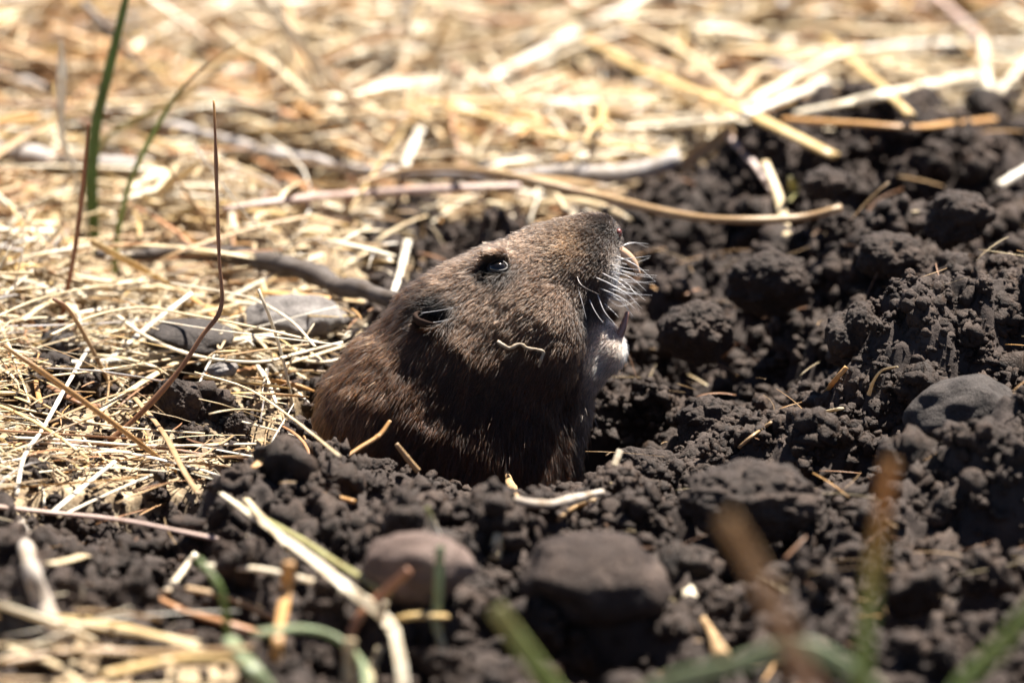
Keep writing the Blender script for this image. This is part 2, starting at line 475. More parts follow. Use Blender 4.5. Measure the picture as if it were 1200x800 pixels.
# ------------------------------------------------------------------ straw
PAL = {'cream': (.74, .61, .39), 'pale': (.79, .70, .53), 'white': (.84, .79, .68), 'yellow': (.64, .46, .20), 'tan': (.46, .31, .16),
       'brown': (.32, .17, .09), 'redbrown': (.34, .16, .085), 'orange': (.50, .26, .12), 'amber': (.58, .33, .12), 'grey': (.34, .31, .29), 'lgrey': (.46, .42, .39), 'birch': (.46, .40, .34),
       'darkgrey': (.10, .082, .070), 'green': (.16, .23, .06), 'lgreen': (.30, .38, .12), 'drybrown': (.44, .29, .19), 'dgreen': (.10, .175, .04), 'pgreen': (.30, .36, .21), 'olive': (.36, .34, .14), 'pink': (.56, .42, .36)}
HY = np.full((820, 1240), -99.)
HERO = []
def stamp(P, wpx, keep=.08):
    Q = smoothpath(P, 160); a, b = proj(Q)
    for x, y, q in zip(a, b, Q):
        if not (-10 < x < 1210 and -10 < y < 810): continue
        r = int(wpx * .5 + 2); x0, y0 = int(x) + 20, int(y) + 10
        HY[max(0, y0 - r):y0 + r + 1, max(0, x0 - r):x0 + r + 1] = np.maximum(HY[max(0, y0 - r):y0 + r + 1, max(0, x0 - r):x0 + r + 1], q[1] + keep)
def item(name, label, cat, pts, wpx, colour, kind='straw', group=None, taper=(1, 1), flat=.55, n=None, bend=0, ends=None, rough=0.0, parent=None, trough=0.0, tipcol=None, seed=0, lie=False):
    P = smoothpath(pts, n or max(24, 9 * len(pts)))
    if lie:
        need = np.zeros(len(P)); Rr = (P - CAM) / np.linalg.norm(P - CAM, axis=1, keepdims=True)
        for s_ in np.arange(0, .62, .02):
            Q = P - Rr * s_; bad = Q[:, 2] < HS(Q[:, 0], Q[:, 1]) + wpx * K * .35; need = np.where(bad, s_ + .02, need)
        need = np.minimum(need, .45)
        w_ = max(2, len(P) // 8); pad = np.pad(need, w_, mode='edge')
        mx = np.max([pad[i:i + len(P)] for i in range(2 * w_ + 1)], axis=0); pad = np.pad(mx, w_, mode='edge')
        P = P - Rr * np.mean([pad[i:i + len(P)] for i in range(2 * w_ + 1)], axis=0)[:, None]
    stamp(P, wpx)
    nn = len(P); t = np.linspace(0, 1, nn)
    R = wpx * .5 * K * np.interp(t, np.linspace(0, 1, len(taper)), taper)
    if kind == 'straw' and not rough:
        R = R * (1 + .12 * noise3(P + seed, 8, 2)) * (1 + .22 * np.exp(-((t - .31 - .37 * ((seed * .618) % 1)) / .02) ** 2)); P = P + .10 * K * wpx * np.stack([noise3(P + seed, 7, 1), noise3(P + seed, 7, 2), noise3(P + seed, 7, 3)], -1)
    if rough:
        P = P + rough * K * wpx * np.stack([noise3(P + seed, 9, 1), noise3(P + seed, 9, 2), noise3(P + seed, 9, 3)], -1)
        R = R * (1 + .35 * noise3(P + seed, 14, 4))
    v, f, uv = sweep(P, R, flat=flat, sides=12 if kind == 'bark' else 10, trough=trough)
    if rough: v = v + noise3(v, 45, 8)[:, None] * K * wpx * .05
    c = np.zeros((len(v), 3)) + np.array(PAL[colour])
    if tipcol:
        s = np.r_[np.repeat(t, (len(v) - 2) // nn), 0, 1][:, None]
        q = np.clip((s - tipcol[1]) / (tipcol[2] - tipcol[1]), 0, 1); c = c * (1 - q) + q * np.array(PAL[tipcol[0]])
    uv = uv + seed * 3.7
    o = mesh_np(name, v, f, M[kind], col=c, uv=uv)
    recentre(o, P[np.argmin(P[:, 2])]); tag(o, label, cat, group)
    return o
class Path(list): pass
def gr(pts, h=.02):
    return Path([at(p[0], p[1], p[2] if len(p) > 2 else h) for p in pts])
def st(pts, Y, Y2=None):
    n = len(pts); Y2 = Y if Y2 is None else Y2
    return [atY(p[0], p[1], Y + (Y2 - Y) * i / max(n - 1, 1)) for i, p in enumerate(pts)]

GS = 'dry straws lying round the burrow'
GB = 'grass blades and stems standing up'
GK = 'fallen sticks in the litter'
hero = 0
def add(*a, **k):
    global hero; hero += 1; k.setdefault('seed', hero); k.setdefault('lie', isinstance(a[3], Path)); return item(*a, **k)
# standing stems at the left
add('grass_blade', 'tall dark green grass blade standing in straw at upper left', 'grass blade', st([(114, 300), (107, 225), (112, 150), (128, 80), (150, -12), (160, -70)], 1.15), 14, 'dgreen', 'leaf', GB, (.8, 1.1, 1, .9, .6, .1), .3, tipcol=('dgreen', 0, 1))
add('straw', 'upright white flat straw left of the tall dark green blade', 'straw', st([(104, 276), (96, 240), (84, 195), (72, 160), (73, 105), (71, 50)], 1.2), 12, 'white', 'straw', GB, (.4, .4, .45, .8, 1.1, .4), .2)
add('dry_stalk', 'upright reddish brown stem crossing in front of green blade', 'stem', st([(70, 385), (78, 345), (88, 290), (97, 220), (104, 145)], .55), 6, 'redbrown', 'leaf', GB, (1.2, 1, 1, .9, .5), .8)
add('grass_blade', 'thin green grass blade curving right to a forked dry tip', 'grass blade', st([(134, 320), (138, 275), (152, 215), (175, 165), (205, 115), (240, 78), (286, 46)], 1.0), 7, 'lgreen', 'leaf', GB, (1.1, 1, .9, .9, .8, .5, .15), .35, tipcol=('tan', .55, .8))
add('grass_blade', 'pale olive dry grass blade leaning right behind thin green one', 'grass blade', st([(113, 268), (112, 205), (122, 165), (160, 140), (205, 118), (262, 82)], 1.4), 8, 'olive', 'leaf', GB, (.5, .5, .7, 1, 1, .3), .3, tipcol=('cream', .4, .9))
add('dry_stalk', 'straight dark brown stem, pale tipped and kinked above a black clod', 'stem', st([(128, 517), (160, 488), (205, 440), (236, 394), (259, 360), (256, 300), (254, 230), (252, 160), (250, 118)], -.28, -.05), 5.5, 'brown', 'leaf', GB, (1.3, 1.1, 1, 1, 1, .9, .9, .8, .5), .85, n=70, rough=.16, tipcol=('amber', .92, .97))
add('dry_stalk', 'leaning tan stem just left of the kinked brown stem', 'stem', st([(270, 325), (258, 290), (225, 235), (189, 186)], 1.0), 5, 'tan', 'leaf', GB, (1, 1, .5), .8)
add('dry_stalk', 'short orange brown stem leaning over the litter left of kinked stem', 'stem', st([(240, 297), (218, 278), (196, 258)], 1.12), 6, 'amber', 'leaf', GB, (1, 1, .5), .7)
add('dry_stalk', 'short thin tan twig right of the kinked brown stem', 'stem', st([(258, 292), (266, 250), (278, 206)], 1.15), 3.5, 'tan', 'leaf', GB, (1, .8, .4), .8)
add('dry_stalk', 'brown stem slanting down to the right below the red brown stem', 'stem', st([(62, 350), (80, 362), (102, 398), (132, 456)], .15), 5, 'redbrown', 'leaf', GB, (.8, 1, 1, .8), .8, tipcol=('tan', .0, .3))
# sticks
add('branch', 'long weathered grey branch lying across the straw behind the gopher', 'branch', gr([(175, 145), (260, 164), (330, 180), (420, 197), (560, 208), (660, 203), (740, 203), (795, 186)], .09), 19, 'lgrey', 'bark', GK, (.6, .8, .8, .9, .9, 1, 1.3, 1.2), .9, n=60, rough=.15)
add('twig', 'long bent tan twig crossing in front of grey branch to right', 'twig', gr([(415, 216), (470, 199), (530, 197), (600, 206), (700, 230), (800, 252), (870, 258), (940, 255), (986, 243)], .17), 12, 'tan', 'straw', GK, (.5, .7, .8, .9, 1, 1, .95, .9, .9), .85, n=50)
add('straw', 'thick pinkish dry stalk lying under the long bent twig', 'straw', gr([(262, 246), (340, 235), (420, 227), (520, 221), (610, 218)], .13), 14, 'pink', 'straw', GS, (.7, 1, 1, 1, .8), .7)
add('branch', 'blurred grey branch piece at the left edge behind the blades', 'branch', gr([(-40, 168), (40, 184), (100, 190), (160, 196)], .09), 26, 'lgrey', 'bark', GK, (1, 1.1, 1, .7), .8, n=30, rough=.12)
add('branch', 'short grey branch at upper left, farthest back of the branches', 'branch', gr([(-30, 80), (15, 92), (55, 104)], .1), 18, 'lgrey', 'bark', GK, (1, 1, .6), .8, n=20, rough=.12)
add('branch', 'dark shaded stick running from blades to behind the gopher', 'branch', gr([(112, 298), (170, 300), (240, 300), (310, 308), (380, 328), (462, 356)], .08), 25, 'darkgrey', 'bark', GK, (.7, .8, .9, 1, 1.1, 1), .85, n=80, rough=.26)
add('bark_strip', 'orange brown bark strip slanting down in the litter above dark stick', 'bark strip', gr([(282, 172), (325, 200), (372, 226)], .05), 16, 'orange', 'straw', GK, (.5, 1, .5), .3)
add('twig', 'pale mottled twig lying at lower left above the bottom straws', 'twig', gr([(24, 610, .06), (35, 660, .06), (50, 705, .05), (70, 752, .04)], .04), 19, 'birch', 'bark', GK, (.7, .9, 1, 1.2), .9, n=30, rough=.08)
# far straws
def far(label, pts, w_, c, h=.1, **k): add('straw', label, 'straw', gr(pts, h), w_, c, 'straw', GS, **k)
far('bright white straw slanting up to the right at top middle', [(563, 98), (650, 52), (760, -8)], 17, 'white', .12, flat=.4)
far('broad yellowish straw slanting down right to the edge of soil', [(686, 44), (760, 86), (850, 122), (978, 182)], 20, 'yellow', .12, flat=.4)
far('pale green white straw lying level above the bent twig', [(725, 152), (790, 146), (858, 142)], 15, 'pale', .1)
far('brown curled leaf strip between pale straw and grey branch end', [(858, 150), (835, 168), (795, 196)], 17, 'tan', .08, flat=.3, trough=.5)
far('pinkish straw dropping onto soil over the twig end', [(853, 158), (882, 190), (908, 226)], 11, 'pink', .08)
far('pale straw end crossing the long twig near its right tip', [(896, 190), (912, 232), (924, 280)], 12, 'cream', .10)
far('white flat straw slanting up beneath the yellowish straw', [(872, 136), (915, 118), (965, 96)], 17, 'white', .1, flat=.4)
far('long grey white straw slanting above orange stalk at right', [(930, 134), (1000, 120), (1070, 104), (1142, 88)], 17, 'pale', .1, flat=.5)
far('long orange brown stalk lying on soil edge at upper right', [(918, 141), (1000, 145), (1080, 148), (1165, 140)], 12, 'amber', .12)
far('yellow straw slanting down to a knob above orange stalk', [(968, 46), (1010, 82), (1040, 108), (1066, 136)], 13, 'yellow', .12)
far('bright level straw near the top right, above the slanting ones', [(892, 32), (960, 34), (1050, 38), (1150, 36)], 14, 'cream', .1)
far('level tan straw under the bright one at top right', [(895, 62), (980, 60), (1100, 52), (1220, 52)], 13, 'white', .1)
far('curved straw bending down left of white flat straw', [(985, 62), (930, 72), (890, 84), (856, 118)], 14, 'cream', .11)
far('short upright pale straw by the right edge at top', [(1152, 46), (1154, 80), (1160, 110)], 14, 'pale', .12)
far('pale straw slanting up to right edge beside short upright one', [(1168, 112), (1184, 92), (1215, 58)], 14, 'pale', .12)
far('pinkish straw slanting down at the top right corner', [(1092, -8), (1120, 18), (1150, 46)], 14, 'pink', .12)
far('short glossy white straw stub poking from soil at right edge', [(1170, 219), (1186, 209), (1206, 197)], 13, 'white', .06, flat=.9)
far('long faint straw lying level across the top middle', [(395, 82), (520, 62), (640, 42), (800, 36)], 5, 'tan', .1)
far('wide cream straw slanting at top, right of bright white one', [(730, 26), (800, 60), (860, 110)], 10, 'cream', .14)
far('short bright upright straw end behind the long bent twig', [(492, 152), (482, 176), (474, 196)], 13, 'white', .1)
far('white straw flake standing behind the gopher neck', [(478, 282), (470, 315), (458, 352)], 9, 'white', .07, flat=.3)
far('slim tan straw standing close behind the gopher neck', [(498, 262), (496, 296), (492, 324)], 6, 'tan', .03)
far('pale straw touching the top of gopher snout from behind', [(640, 210), (655, 232), (664, 248)], 6, 'cream', .1)
# mid left straws, in focus
def mid(label, pts, w_, c, h=.05, **k): add('straw', label, 'straw', gr(pts, h), w_, c, 'straw', GS, **k)
mid('long arched straw passing over both grey stones to the gopher', [(60, 392), (110, 370), (165, 360), (230, 370), (300, 384), (378, 402)], 5, 'cream', 0.15)
mid('thin arched straw curling over the pale ended grey stone', [(200, 332), (262, 342), (300, 352), (340, 375), (370, 407)], 4, 'pale', 0.17)
mid('long sagging straw under the slate stone, ending at right by gopher', [(138, 370), (172, 394), (228, 416), (300, 424), (350, 414), (402, 401)], 6.5, 'pale', 0.12)
mid('thick pale split straw rising right toward the slate stone', [(112, 484), (150, 458), (214, 420)], 9, 'cream', .06, flat=.4)
mid('long white straw running down left to the picture edge', [(103, 408), (76, 455), (52, 500), (28, 535), (19, 580)], 5.5, 'white', .06)
mid('bright straw slanting up right above the pale ended stone', [(262, 352), (320, 322), (378, 298)], 8, 'pale', .07, flat=.4)
mid('pale straw running down right to the gopher left flank', [(228, 436), (290, 455), (340, 488), (398, 534)], 4, 'cream', 0.1)
mid('thin white straw crossing the slate stone nearly level', [(185, 376), (250, 386), (330, 396), (400, 404)], 3, 'white', 0.16)
mid('bundle straw lying level left of the black clod', [(60, 440), (130, 432), (212, 418)], 4, 'cream', .07)
mid('tan flat straw leaning down right past jagged black clod', [(158, 466), (190, 505), (212, 545), (232, 578)], 7, 'tan', .07, flat=.35)
mid('straw lying just above gopher flank, ends blunt on the right', [(330, 428), (370, 416), (414, 402)], 6, 'cream', .06)
mid('pale straw under the blunt one beside the gopher flank', [(345, 420), (380, 424), (420, 414)], 6, 'pale', .04)
mid('long level straw crossing left edge below the black clod', [(-12, 470), (60, 486), (140, 500), (240, 508)], 4, 'cream', .05)
mid('level pale straw below the long one at left edge', [(10, 512), (90, 516), (180, 522), (300, 520)], 5, 'pale', .05)
mid('thin straw from left edge rising over small stone', [(-10, 374), (40, 352), (100, 338), (170, 330)], 4, 'cream', 0.13)
mid('short orange bark flake under arched straws by slate stone', [(215, 442), (260, 436), (300, 430)], 9, 'orange', .03, flat=.3)
mid('pale broad curled straw left of kinked brown stem', [(26, 375), (50, 358), (72, 352), (92, 368)], 8, 'cream', .07, flat=.3)
mid('white straw splitting upward over left edge of bare soil', [(60, 600), (95, 572), (135, 540)], 7, 'white', .06, flat=.4)
mid('pale straw slanting beside white splitting one over soil', [(68, 606), (110, 586), (178, 556)], 5, 'pale', .05)
mid('amber straw slanting in upright at far left litter', [(52, 485), (46, 465), (42, 446)], 7, 'amber', .04, flat=.4)
mid('dark rotted straw lying left of the black clod', [(58, 452), (90, 470), (118, 476)], 9, 'brown', .03, flat=.5)
# near the body
add('straw', 'short amber straw curving up against the gopher dark flank', 'straw', st([(404, 536), (422, 524), (444, 510), (457, 493)], -.50, -.42), 7, 'amber', 'straw', GS, (.9, 1, 1, .7), .6)
add('straw', 'stubby tan straw stub sticking from soil at gopher foot', 'straw', st([(490, 552), (478, 538), (464, 520)], -.5), 7, 'tan', 'straw', GS, (1, 1, .8), .7)
add('bark_strip', 'curled amber bark chip lying on soil left of the gopher', 'bark strip', gr([(296, 548), (315, 536), (336, 532), (352, 540)], .05), 20, 'amber', 'straw', GK, (.4, 1, 1, .8), .3, trough=.4)
add('twig', 'small crooked brown twig with white ends below gopher chest', 'twig', gr([(592, 550, .05), (599, 570, .04), (610, 587, .03), (645, 590, .03), (672, 583, .04), (706, 577, .05)], .04), 11, 'tan', 'bark', GK, (.7, 1.2, .9, .7, 1, .8), .8, n=40, rough=.14, tipcol=('birch', .55, .65))
add('straw', 'small tan straw forked off the crooked twig below chest', 'straw', gr([(696, 586), (675, 594), (656, 606)], .03), 9, 'tan', 'straw', GS)
add('straw', 'short white straw standing on the pinkish pebble top', 'straw', st([(520, 650), (512, 628), (500, 594)], -1.35), 10, 'white', 'straw', GS, (1, .9, .6), .4, tipcol=('olive', .5, .9))
add('grass_blade', 'pale translucent blade hanging down in front of pinkish pebble', 'grass blade', st([(516, 640), (513, 700), (512, 735), (526, 776)], -1.7), 11, 'pgreen', 'leaf', GB, (.8, 1, 1, .8), .3, tipcol=('pale', .6, 1))
add('straw', 'stubby cream straw bit lying between pebble and brown stone', 'straw', gr([(585, 626), (580, 654)], .02), 16, 'cream', 'straw', GS, (.8, 1, .8), .8)
add('straw', 'small bright straw bit right of the large brown stone', 'straw', gr([(804, 684), (812, 708)], .02), 17, 'pale', 'straw', GS, (.8, 1, .8), .7)
add('twig', 'small knobbed brown twig right of large brown stone, near bottom', 'twig', gr([(823, 724), (836, 745), (846, 770)], .03), 13, 'tan', 'bark', GK, (.7, 1, 1.6), .8, n=14)
add('straw', 'crinkled pale straw scrap on the mound before tall clod', 'straw', gr([(1018, 462, .05), (1024, 446, .06), (1034, 434, .06), (1052, 430, .06)], .05), 6, 'cream', 'straw', GS, (1, .7, .6, .6), .5)
add('straw', 'amber straw bit standing up in soil below the tall clod', 'straw', gr([(962, 466, .02), (978, 446, .05), (992, 430, .07)], .04), 6, 'amber', 'straw', GS)
add('straw', 'brown straw stick lying on soil at foot of mound', 'straw', gr([(866, 524), (885, 508), (910, 490)], .05), 7, 'tan', 'straw', GS)
add('straw', 'small cream straw flake below the amber bit on soil', 'straw', gr([(968, 482), (984, 478)], .04), 10, 'cream', 'straw', GS, flat=.3)
add('straw', 'tiny pale straw scrap on the clod beside burrow pocket', 'straw', gr([(720, 546, .12), (727, 528, .12)], .12), 8, 'pale', 'straw', GS, flat=.3)
add('twig', 'thin curved root sprig left of the small mound before clods', 'twig', gr([(846, 418, .06), (868, 402, .08), (888, 424, .06)], .05), 4, 'brown', 'bark', GK)
add('sprout', 'tiny bright yellow green sprout at the edge of soil', 'sprout', gr([(924, 236, .02), (930, 222, .06), (926, 208, .1)], .05), 13, 'olive', 'leaf', GB, (.5, 1, .5), .4)
# lower left, soft focus
def low(label, pts, w_, c, h=.08, nm='straw', **k): add(nm, label, nm.replace('_', ' '), gr(pts, h), w_, c, 'leaf' if 'grass' in nm else 'straw', GB if 'grass' in nm else GS, **k)
low('long pinkish tan stalk lying in from left edge over soil', [(-20, 592), (80, 602), (165, 613), (254, 631)], 9, 'pink', .08)
low('bold pale forked straw running down to bottom past pebble', [(258, 578), (330, 630), (400, 684), (455, 730), (468, 765), (474, 812)], 13, 'pale', .14, flat=.3, taper=(.5, .8, 1, 1.1, 1, .9), trough=.4)
low('short pale fork strip beside the top of the bold straw', [(288, 584), (312, 612), (345, 650)], 8, 'cream', .15, flat=.3)
low('olive straw lying beneath the bold pale forked one', [(270, 586), (335, 622), (400, 662), (455, 698)], 9, 'olive', .10)
low('pale level straw joining the bold white straw from left', [(242, 662), (320, 668), (390, 688), (452, 708)], 11, 'pale', .10)
low('level cream straw right of the mottled twig foot', [(66, 728), (140, 738), (232, 752)], 12, 'cream', .08)
low('orange broad leaf strip under level straws at lower left', [(182, 700), (215, 716), (262, 730), (315, 744)], 20, 'orange', .05, flat=.35)
low('brown stalk crossing above the orange leaf strip', [(218, 688), (268, 700), (325, 724)], 11, 'tan', .07)
low('yellow tan upright straw standing by the orange leaf strip', [(338, 660, .25), (333, 700, .18), (326, 745, .10), (322, 775, .05)], 13, 'amber', .1)
low('thin dark green blade hanging over the orange leaf strip', [(232, 655, .25), (258, 690, .2), (268, 745, .1)], 8, 'green', .1, nm='grass_blade')
low('green arched blade at bottom left of the forked straw', [(300, 742), (350, 736), (392, 746), (424, 776), (432, 812)], 15, 'pgreen', .14, nm='grass_blade')
low('reddish stem crossing in front of the pinkish pebble', [(480, 668, .25), (448, 696, .2), (420, 724, .15), (404, 765, .1)], 11, 'redbrown', .1)
low('cream straw end standing at bottom, left of forked straw', [(410, 748, .2), (406, 812, .05)], 13, 'cream', .1)
low('short cream straw lying right of forked straw at bottom', [(446, 758), (436, 785), (426, 815)], 16, 'cream', .08)
low('yellowish knobbed straw bit under the pinkish pebble', [(456, 726), (490, 720), (522, 722)], 12, 'yellow', .05)
low('short cream straw leading down left of the mottled twig', [(100, 808), (68, 780), (12, 758)], 10, 'cream', .06)
low('cream flat straw flake on soil below pinkish stalk', [(55, 660), (95, 652), (140, 640)], 13, 'cream', .04, flat=.3)
low('short pale straw leaning on soil left of olive straw', [(196, 692), (214, 668), (230, 648)], 9, 'pale', .07)
low('tan straw chip lying on soil below curled amber chip', [(374, 576), (395, 582), (416, 588)], 10, 'amber', .04)
low('thick straw lying lowest along the bottom left corner', [(0, 775), (90, 762), (180, 764), (300, 760)], 12, 'tan', .10)
low('yellow straw crossing the bottom left bundle of straws', [(120, 790), (200, 772), (286, 772)], 15, 'yellow', .12)
low('pale green white leaf bent at bottom by the bundle', [(270, 750), (292, 778), (318, 812)], 20, 'pgreen', .12, nm='grass_blade')
# near grass, strongly out of focus
def nr(nm, label, pts, w_, c, Y, Y2=None, **k): add(nm, label, nm.replace('_', ' '), st(pts, Y, Y2), w_, c, 'leaf', GB, **k)
nr('grass_blade', 'blurred upright green blade with a brown tip at lower right', [(1004, 1032), (1008, 860), (1012, 775), (1022, 680), (1034, 600), (1044, 540)], 17, 'lgreen', -3.5, taper=(1, 1, 1, 1, 1, .8), flat=.2, tipcol=('amber', .62, .9))
nr('dry_leaf', 'blurred wide brown dry leaf leaning left at lower right', [(1075, 1172), (1020, 960), (930, 765), (890, 675), (850, 605)], 22, 'drybrown', -4.4, taper=(1, 1, 1, .8), flat=.15, tipcol=('tan', .6, 1))
nr('grass_blade', 'blurred pale green blade arching along the bottom right', [(640, 985), (690, 870), (770, 806), (860, 780), (930, 758), (980, 776), (1040, 830), (1090, 985)], 20, 'pgreen', -3.2, flat=.25)
nr('grass_blade', 'blurred dark green blade slanting in at bottom right corner', [(1230, 690), (1175, 755), (1110, 830), (1050, 1000)], 20, 'lgreen', -3.3, flat=.25)
nr('grass_blade', 'blurred green blade rising from bottom beneath the brown stone', [(720, 955), (665, 835), (625, 775), (580, 712)], 23, 'lgreen', -3.0, taper=(1, 1, .8), flat=.2, tipcol=('olive', .7, 1))

# name, label, category, (px, py) of the middle, depth y, radii (px), material, bumps, tilt, group
LUMPS = [
 ('pebble', 'smooth oval pinkish grey pebble half sunk in dark soil below the gopher', 'pebble', (493, 664), -1.58, (61, 50, 42), 'stone_pink', 0, .03),
 ('stone', 'large rounded dark brown stone dusted with soil, in front of gopher', 'stone', (695, 680), -1.45, (80, 75, 52), 'stone_brown', 0, -.05),
 ('stone', 'smooth grey stone with a paler right end, behind curved straws', 'stone', (342, 374), .45, (60, 50, 27), 'stone_grey', 0, -.02),
 ('stone', 'flat dark slate grey stone under crossing straws, left of pale ended stone', 'stone', (222, 396), .28, (50, 45, 21), 'stone_dark', 0, .0),
 ('stone', 'rounded dark grey stone half buried in the soil mound by right edge', 'stone', (1128, 484), -.42, (64, 50, 44), 'stone_dark', 0, .12),
 ('stone', 'small dark mottled stone under chaff, left of flat slate stone', 'stone', (68, 404), .35, (24, 22, 20), 'stone_dark', 0, .2),
 ('pebble', 'small grey pebble in soil before the flat slate stone', 'pebble', (262, 432), .02, (18, 15, 9), 'stone_grey', 0, .2),
 ('soil_clod', 'jagged black soil clod among straws under the brown bent stem', 'soil clod', (213, 474), -.1, (32, 30, 34), 'clod', 26, .3),
 ('soil_clod', 'small black soil clod right of jagged clod among the straws', 'soil clod', (278, 500), -.12, (19, 18, 17), 'clod', 22, .1),
 ('soil_clod', 'tall rough crumbly clod crowning the soil mound right of gopher', 'soil clod', (1005, 398), .0, (40, 40, 46), 'clod', 34, .2),
 ('soil_clod', 'wide low crumbly clod joined to right side of tall mound clod', 'soil clod', (1095, 395), .05, (62, 50, 52), 'clod', 40, -.1),
 ('soil_clod', 'craggy clod at the right edge below the top of mound', 'soil clod', (1175, 362), .12, (48, 40, 34), 'clod', 36, .1),
 ('soil_clod', 'large dusty topped earth lump overhanging a dark hollow, right foreground', 'soil clod', (885, 588), -.98, (88, 64, 50), 'clod', 150, -.06),
 ('soil_clod', 'rounded crumbly clod on the rim of dark pocket beside gopher', 'soil clod', (760, 552), -.30, (44, 34, 27), 'clod', 34, -.2),
 ('soil_clod', 'dark lumpy clod right of the burrow pocket, below the mound', 'soil clod', (838, 500), -.1, (48, 40, 38), 'clod', 34, .1),
 ('soil_clod', 'blurred dark clod standing alone behind the mound, upper middle right', 'soil clod', (966, 214), 1.0, (28, 28, 22), 'clod', 24, .0),
 ('soil_clod', 'rounded clod just right of the open mouth, in soft focus', 'soil clod', (815, 388), .4, (48, 40, 40), 'clod', 30, .0),
 ('soil_clod', 'dark clod with knobbly top far right behind the mound', 'soil clod', (1120, 255), .62, (48, 40, 36), 'clod', 32, .2),
 ('soil_clod', 'knobbly clod between white straw tip and far right dark clod', 'soil clod', (1045, 300), .5, (44, 40, 32), 'clod', 32, .0),
 ('soil_clod', 'broad clod right of the round clod behind open mouth', 'soil clod', (905, 330), .6, (50, 40, 40), 'clod', 34, .0),
 ('soil_clod', 'low earthy clod between pinkish pebble and amber straw', 'soil clod', (392, 622), -.75, (52, 40, 24), 'clod', 34, .1),
 ('soil_clod', 'small crumbly clod at left foot of gopher touching its fur', 'soil clod', (436, 552), -.42, (30, 26, 17), 'clod', 28, .1),
 ('soil_clod', 'blurred dark lump left of the pinkish pebble', 'soil clod', (352, 690), -1.2, (40, 36, 32), 'clod', 26, .0),
]
def off_stones(C, R):
    """loose crumbs do not lie on the smooth stones"""
    px, py = proj(C); ok = np.ones(len(C), bool)
    for l in LUMPS:
        if l[7] or l[6] == 'clod': continue
        cx, cy = l[3]; rx, ry = l[5][0], l[5][2]
        e = ((px - cx) / (rx + R / K * .5)) ** 2 + ((py - cy) / (ry + R / K * .5)) ** 2
        ok &= ~((e < 1) & (py < cy + ry * (.55 if l[4] > -1.3 else .85)) & (C[:, 1] < l[4] + .1))
    ai = np.clip(px + 20, 0, 1239).astype(int); bi = np.clip(py + 10, 0, 819).astype(int)
    ok &= ~((C[:, 1] < HY[bi, ai] - .06) & (np.random.default_rng(4).random(len(C)) < .92))
    bl = np.interp(px, [330, 365, 420, 500, 600, 665, 700, 790, 800], [430, 498, 532, 546, 570, 566, 548, 528, 0])
    ok &= ~((py - R / K < bl) & (px > 350) & (px < 792) & (C[:, 1] < .02))
    return ok
# ------------------------------------------------------------------ soil crumbs (uncountable)
def crumb_batch(n, region, rmed, rsig, lvl, seed, dens=None, sink=.25, rmax=.05, noisef=1.3, amp=.28):
    r = np.random.default_rng(seed); x0, x1, y0, y1 = region
    x = r.uniform(x0, x1, n); y = r.uniform(y0, y1, n)
    m = 1 - straw_mask(x, y); m = np.maximum(m, .12)
    cl = .35 + .65 * (n2(x, y, 3.5, seed, 2) > -.1)
    keep = (r.random(n) < m * cl) & (hole_d(x, y) > -.02)
    x, y = x[keep], y[keep]; n = len(x)
    R = np.clip(rmed * np.exp(r.normal(0, rsig, n)), rmed * .35, rmax)
    z = HS(x, y) + R * r.uniform(-.5, .9, n) * (1 - sink) - .01
    z -= np.clip(.03 - hole_d(x, y), 0, .05) * 2
    C = np.stack([x, y, z], -1)
    d = sdf(Ginv(C)) * K
    ok = (d > R * .35) & off_stones(C, R); C, R = C[ok], R[ok]; n = len(R)
    B, Fi = ico(lvl)
    Q = r.normal(size=(n, 3, 3)); Q, _ = np.linalg.qr(Q); Q *= np.sign(np.linalg.det(Q))[:, None, None]
    scl = r.uniform(.5, 1.3, (n, 3))
    P = B[None] * np.ones((n, 1, 1))
    off = r.uniform(-50, 50, (n, 1, 3))
    disp = 1 + amp * 1.15 * noise3(P + off, noisef, seed) - amp * .9 * np.abs(noise3(P + off, noisef * 2.2, seed + 1))
    if lvl >= 3: disp += amp * .45 * noise3(P + off, noisef * 5.5, seed + 2)
    P = P * disp[..., None] * scl[:, None, :]
    P = np.einsum('nij,nvj->nvi', Q, P) * R[:, None, None] + C[:, None, :]
    fc = (Fi[None] + (np.arange(n) * len(B))[:, None, None]).reshape(-1, 3)
    PAR.append((C, R))
    return P.reshape(-1, 3), fc
PAR = []
batches = [
    crumb_batch(1700, (-1.35, 1.35, -.75, .65), .021, .45, 3, 101, rmax=.045, amp=.42, noisef=1.7),
    crumb_batch(2600, (-1.5, 1.5, -2.5, -.75), .032, .45, 3, 102, rmax=.06, amp=.42, noisef=1.7),
    crumb_batch(3600, (-.3, 1.7, .65, 3.0), .028, .45, 2, 103, rmax=.055, amp=.42, noisef=1.7)]
big = list(PAR)
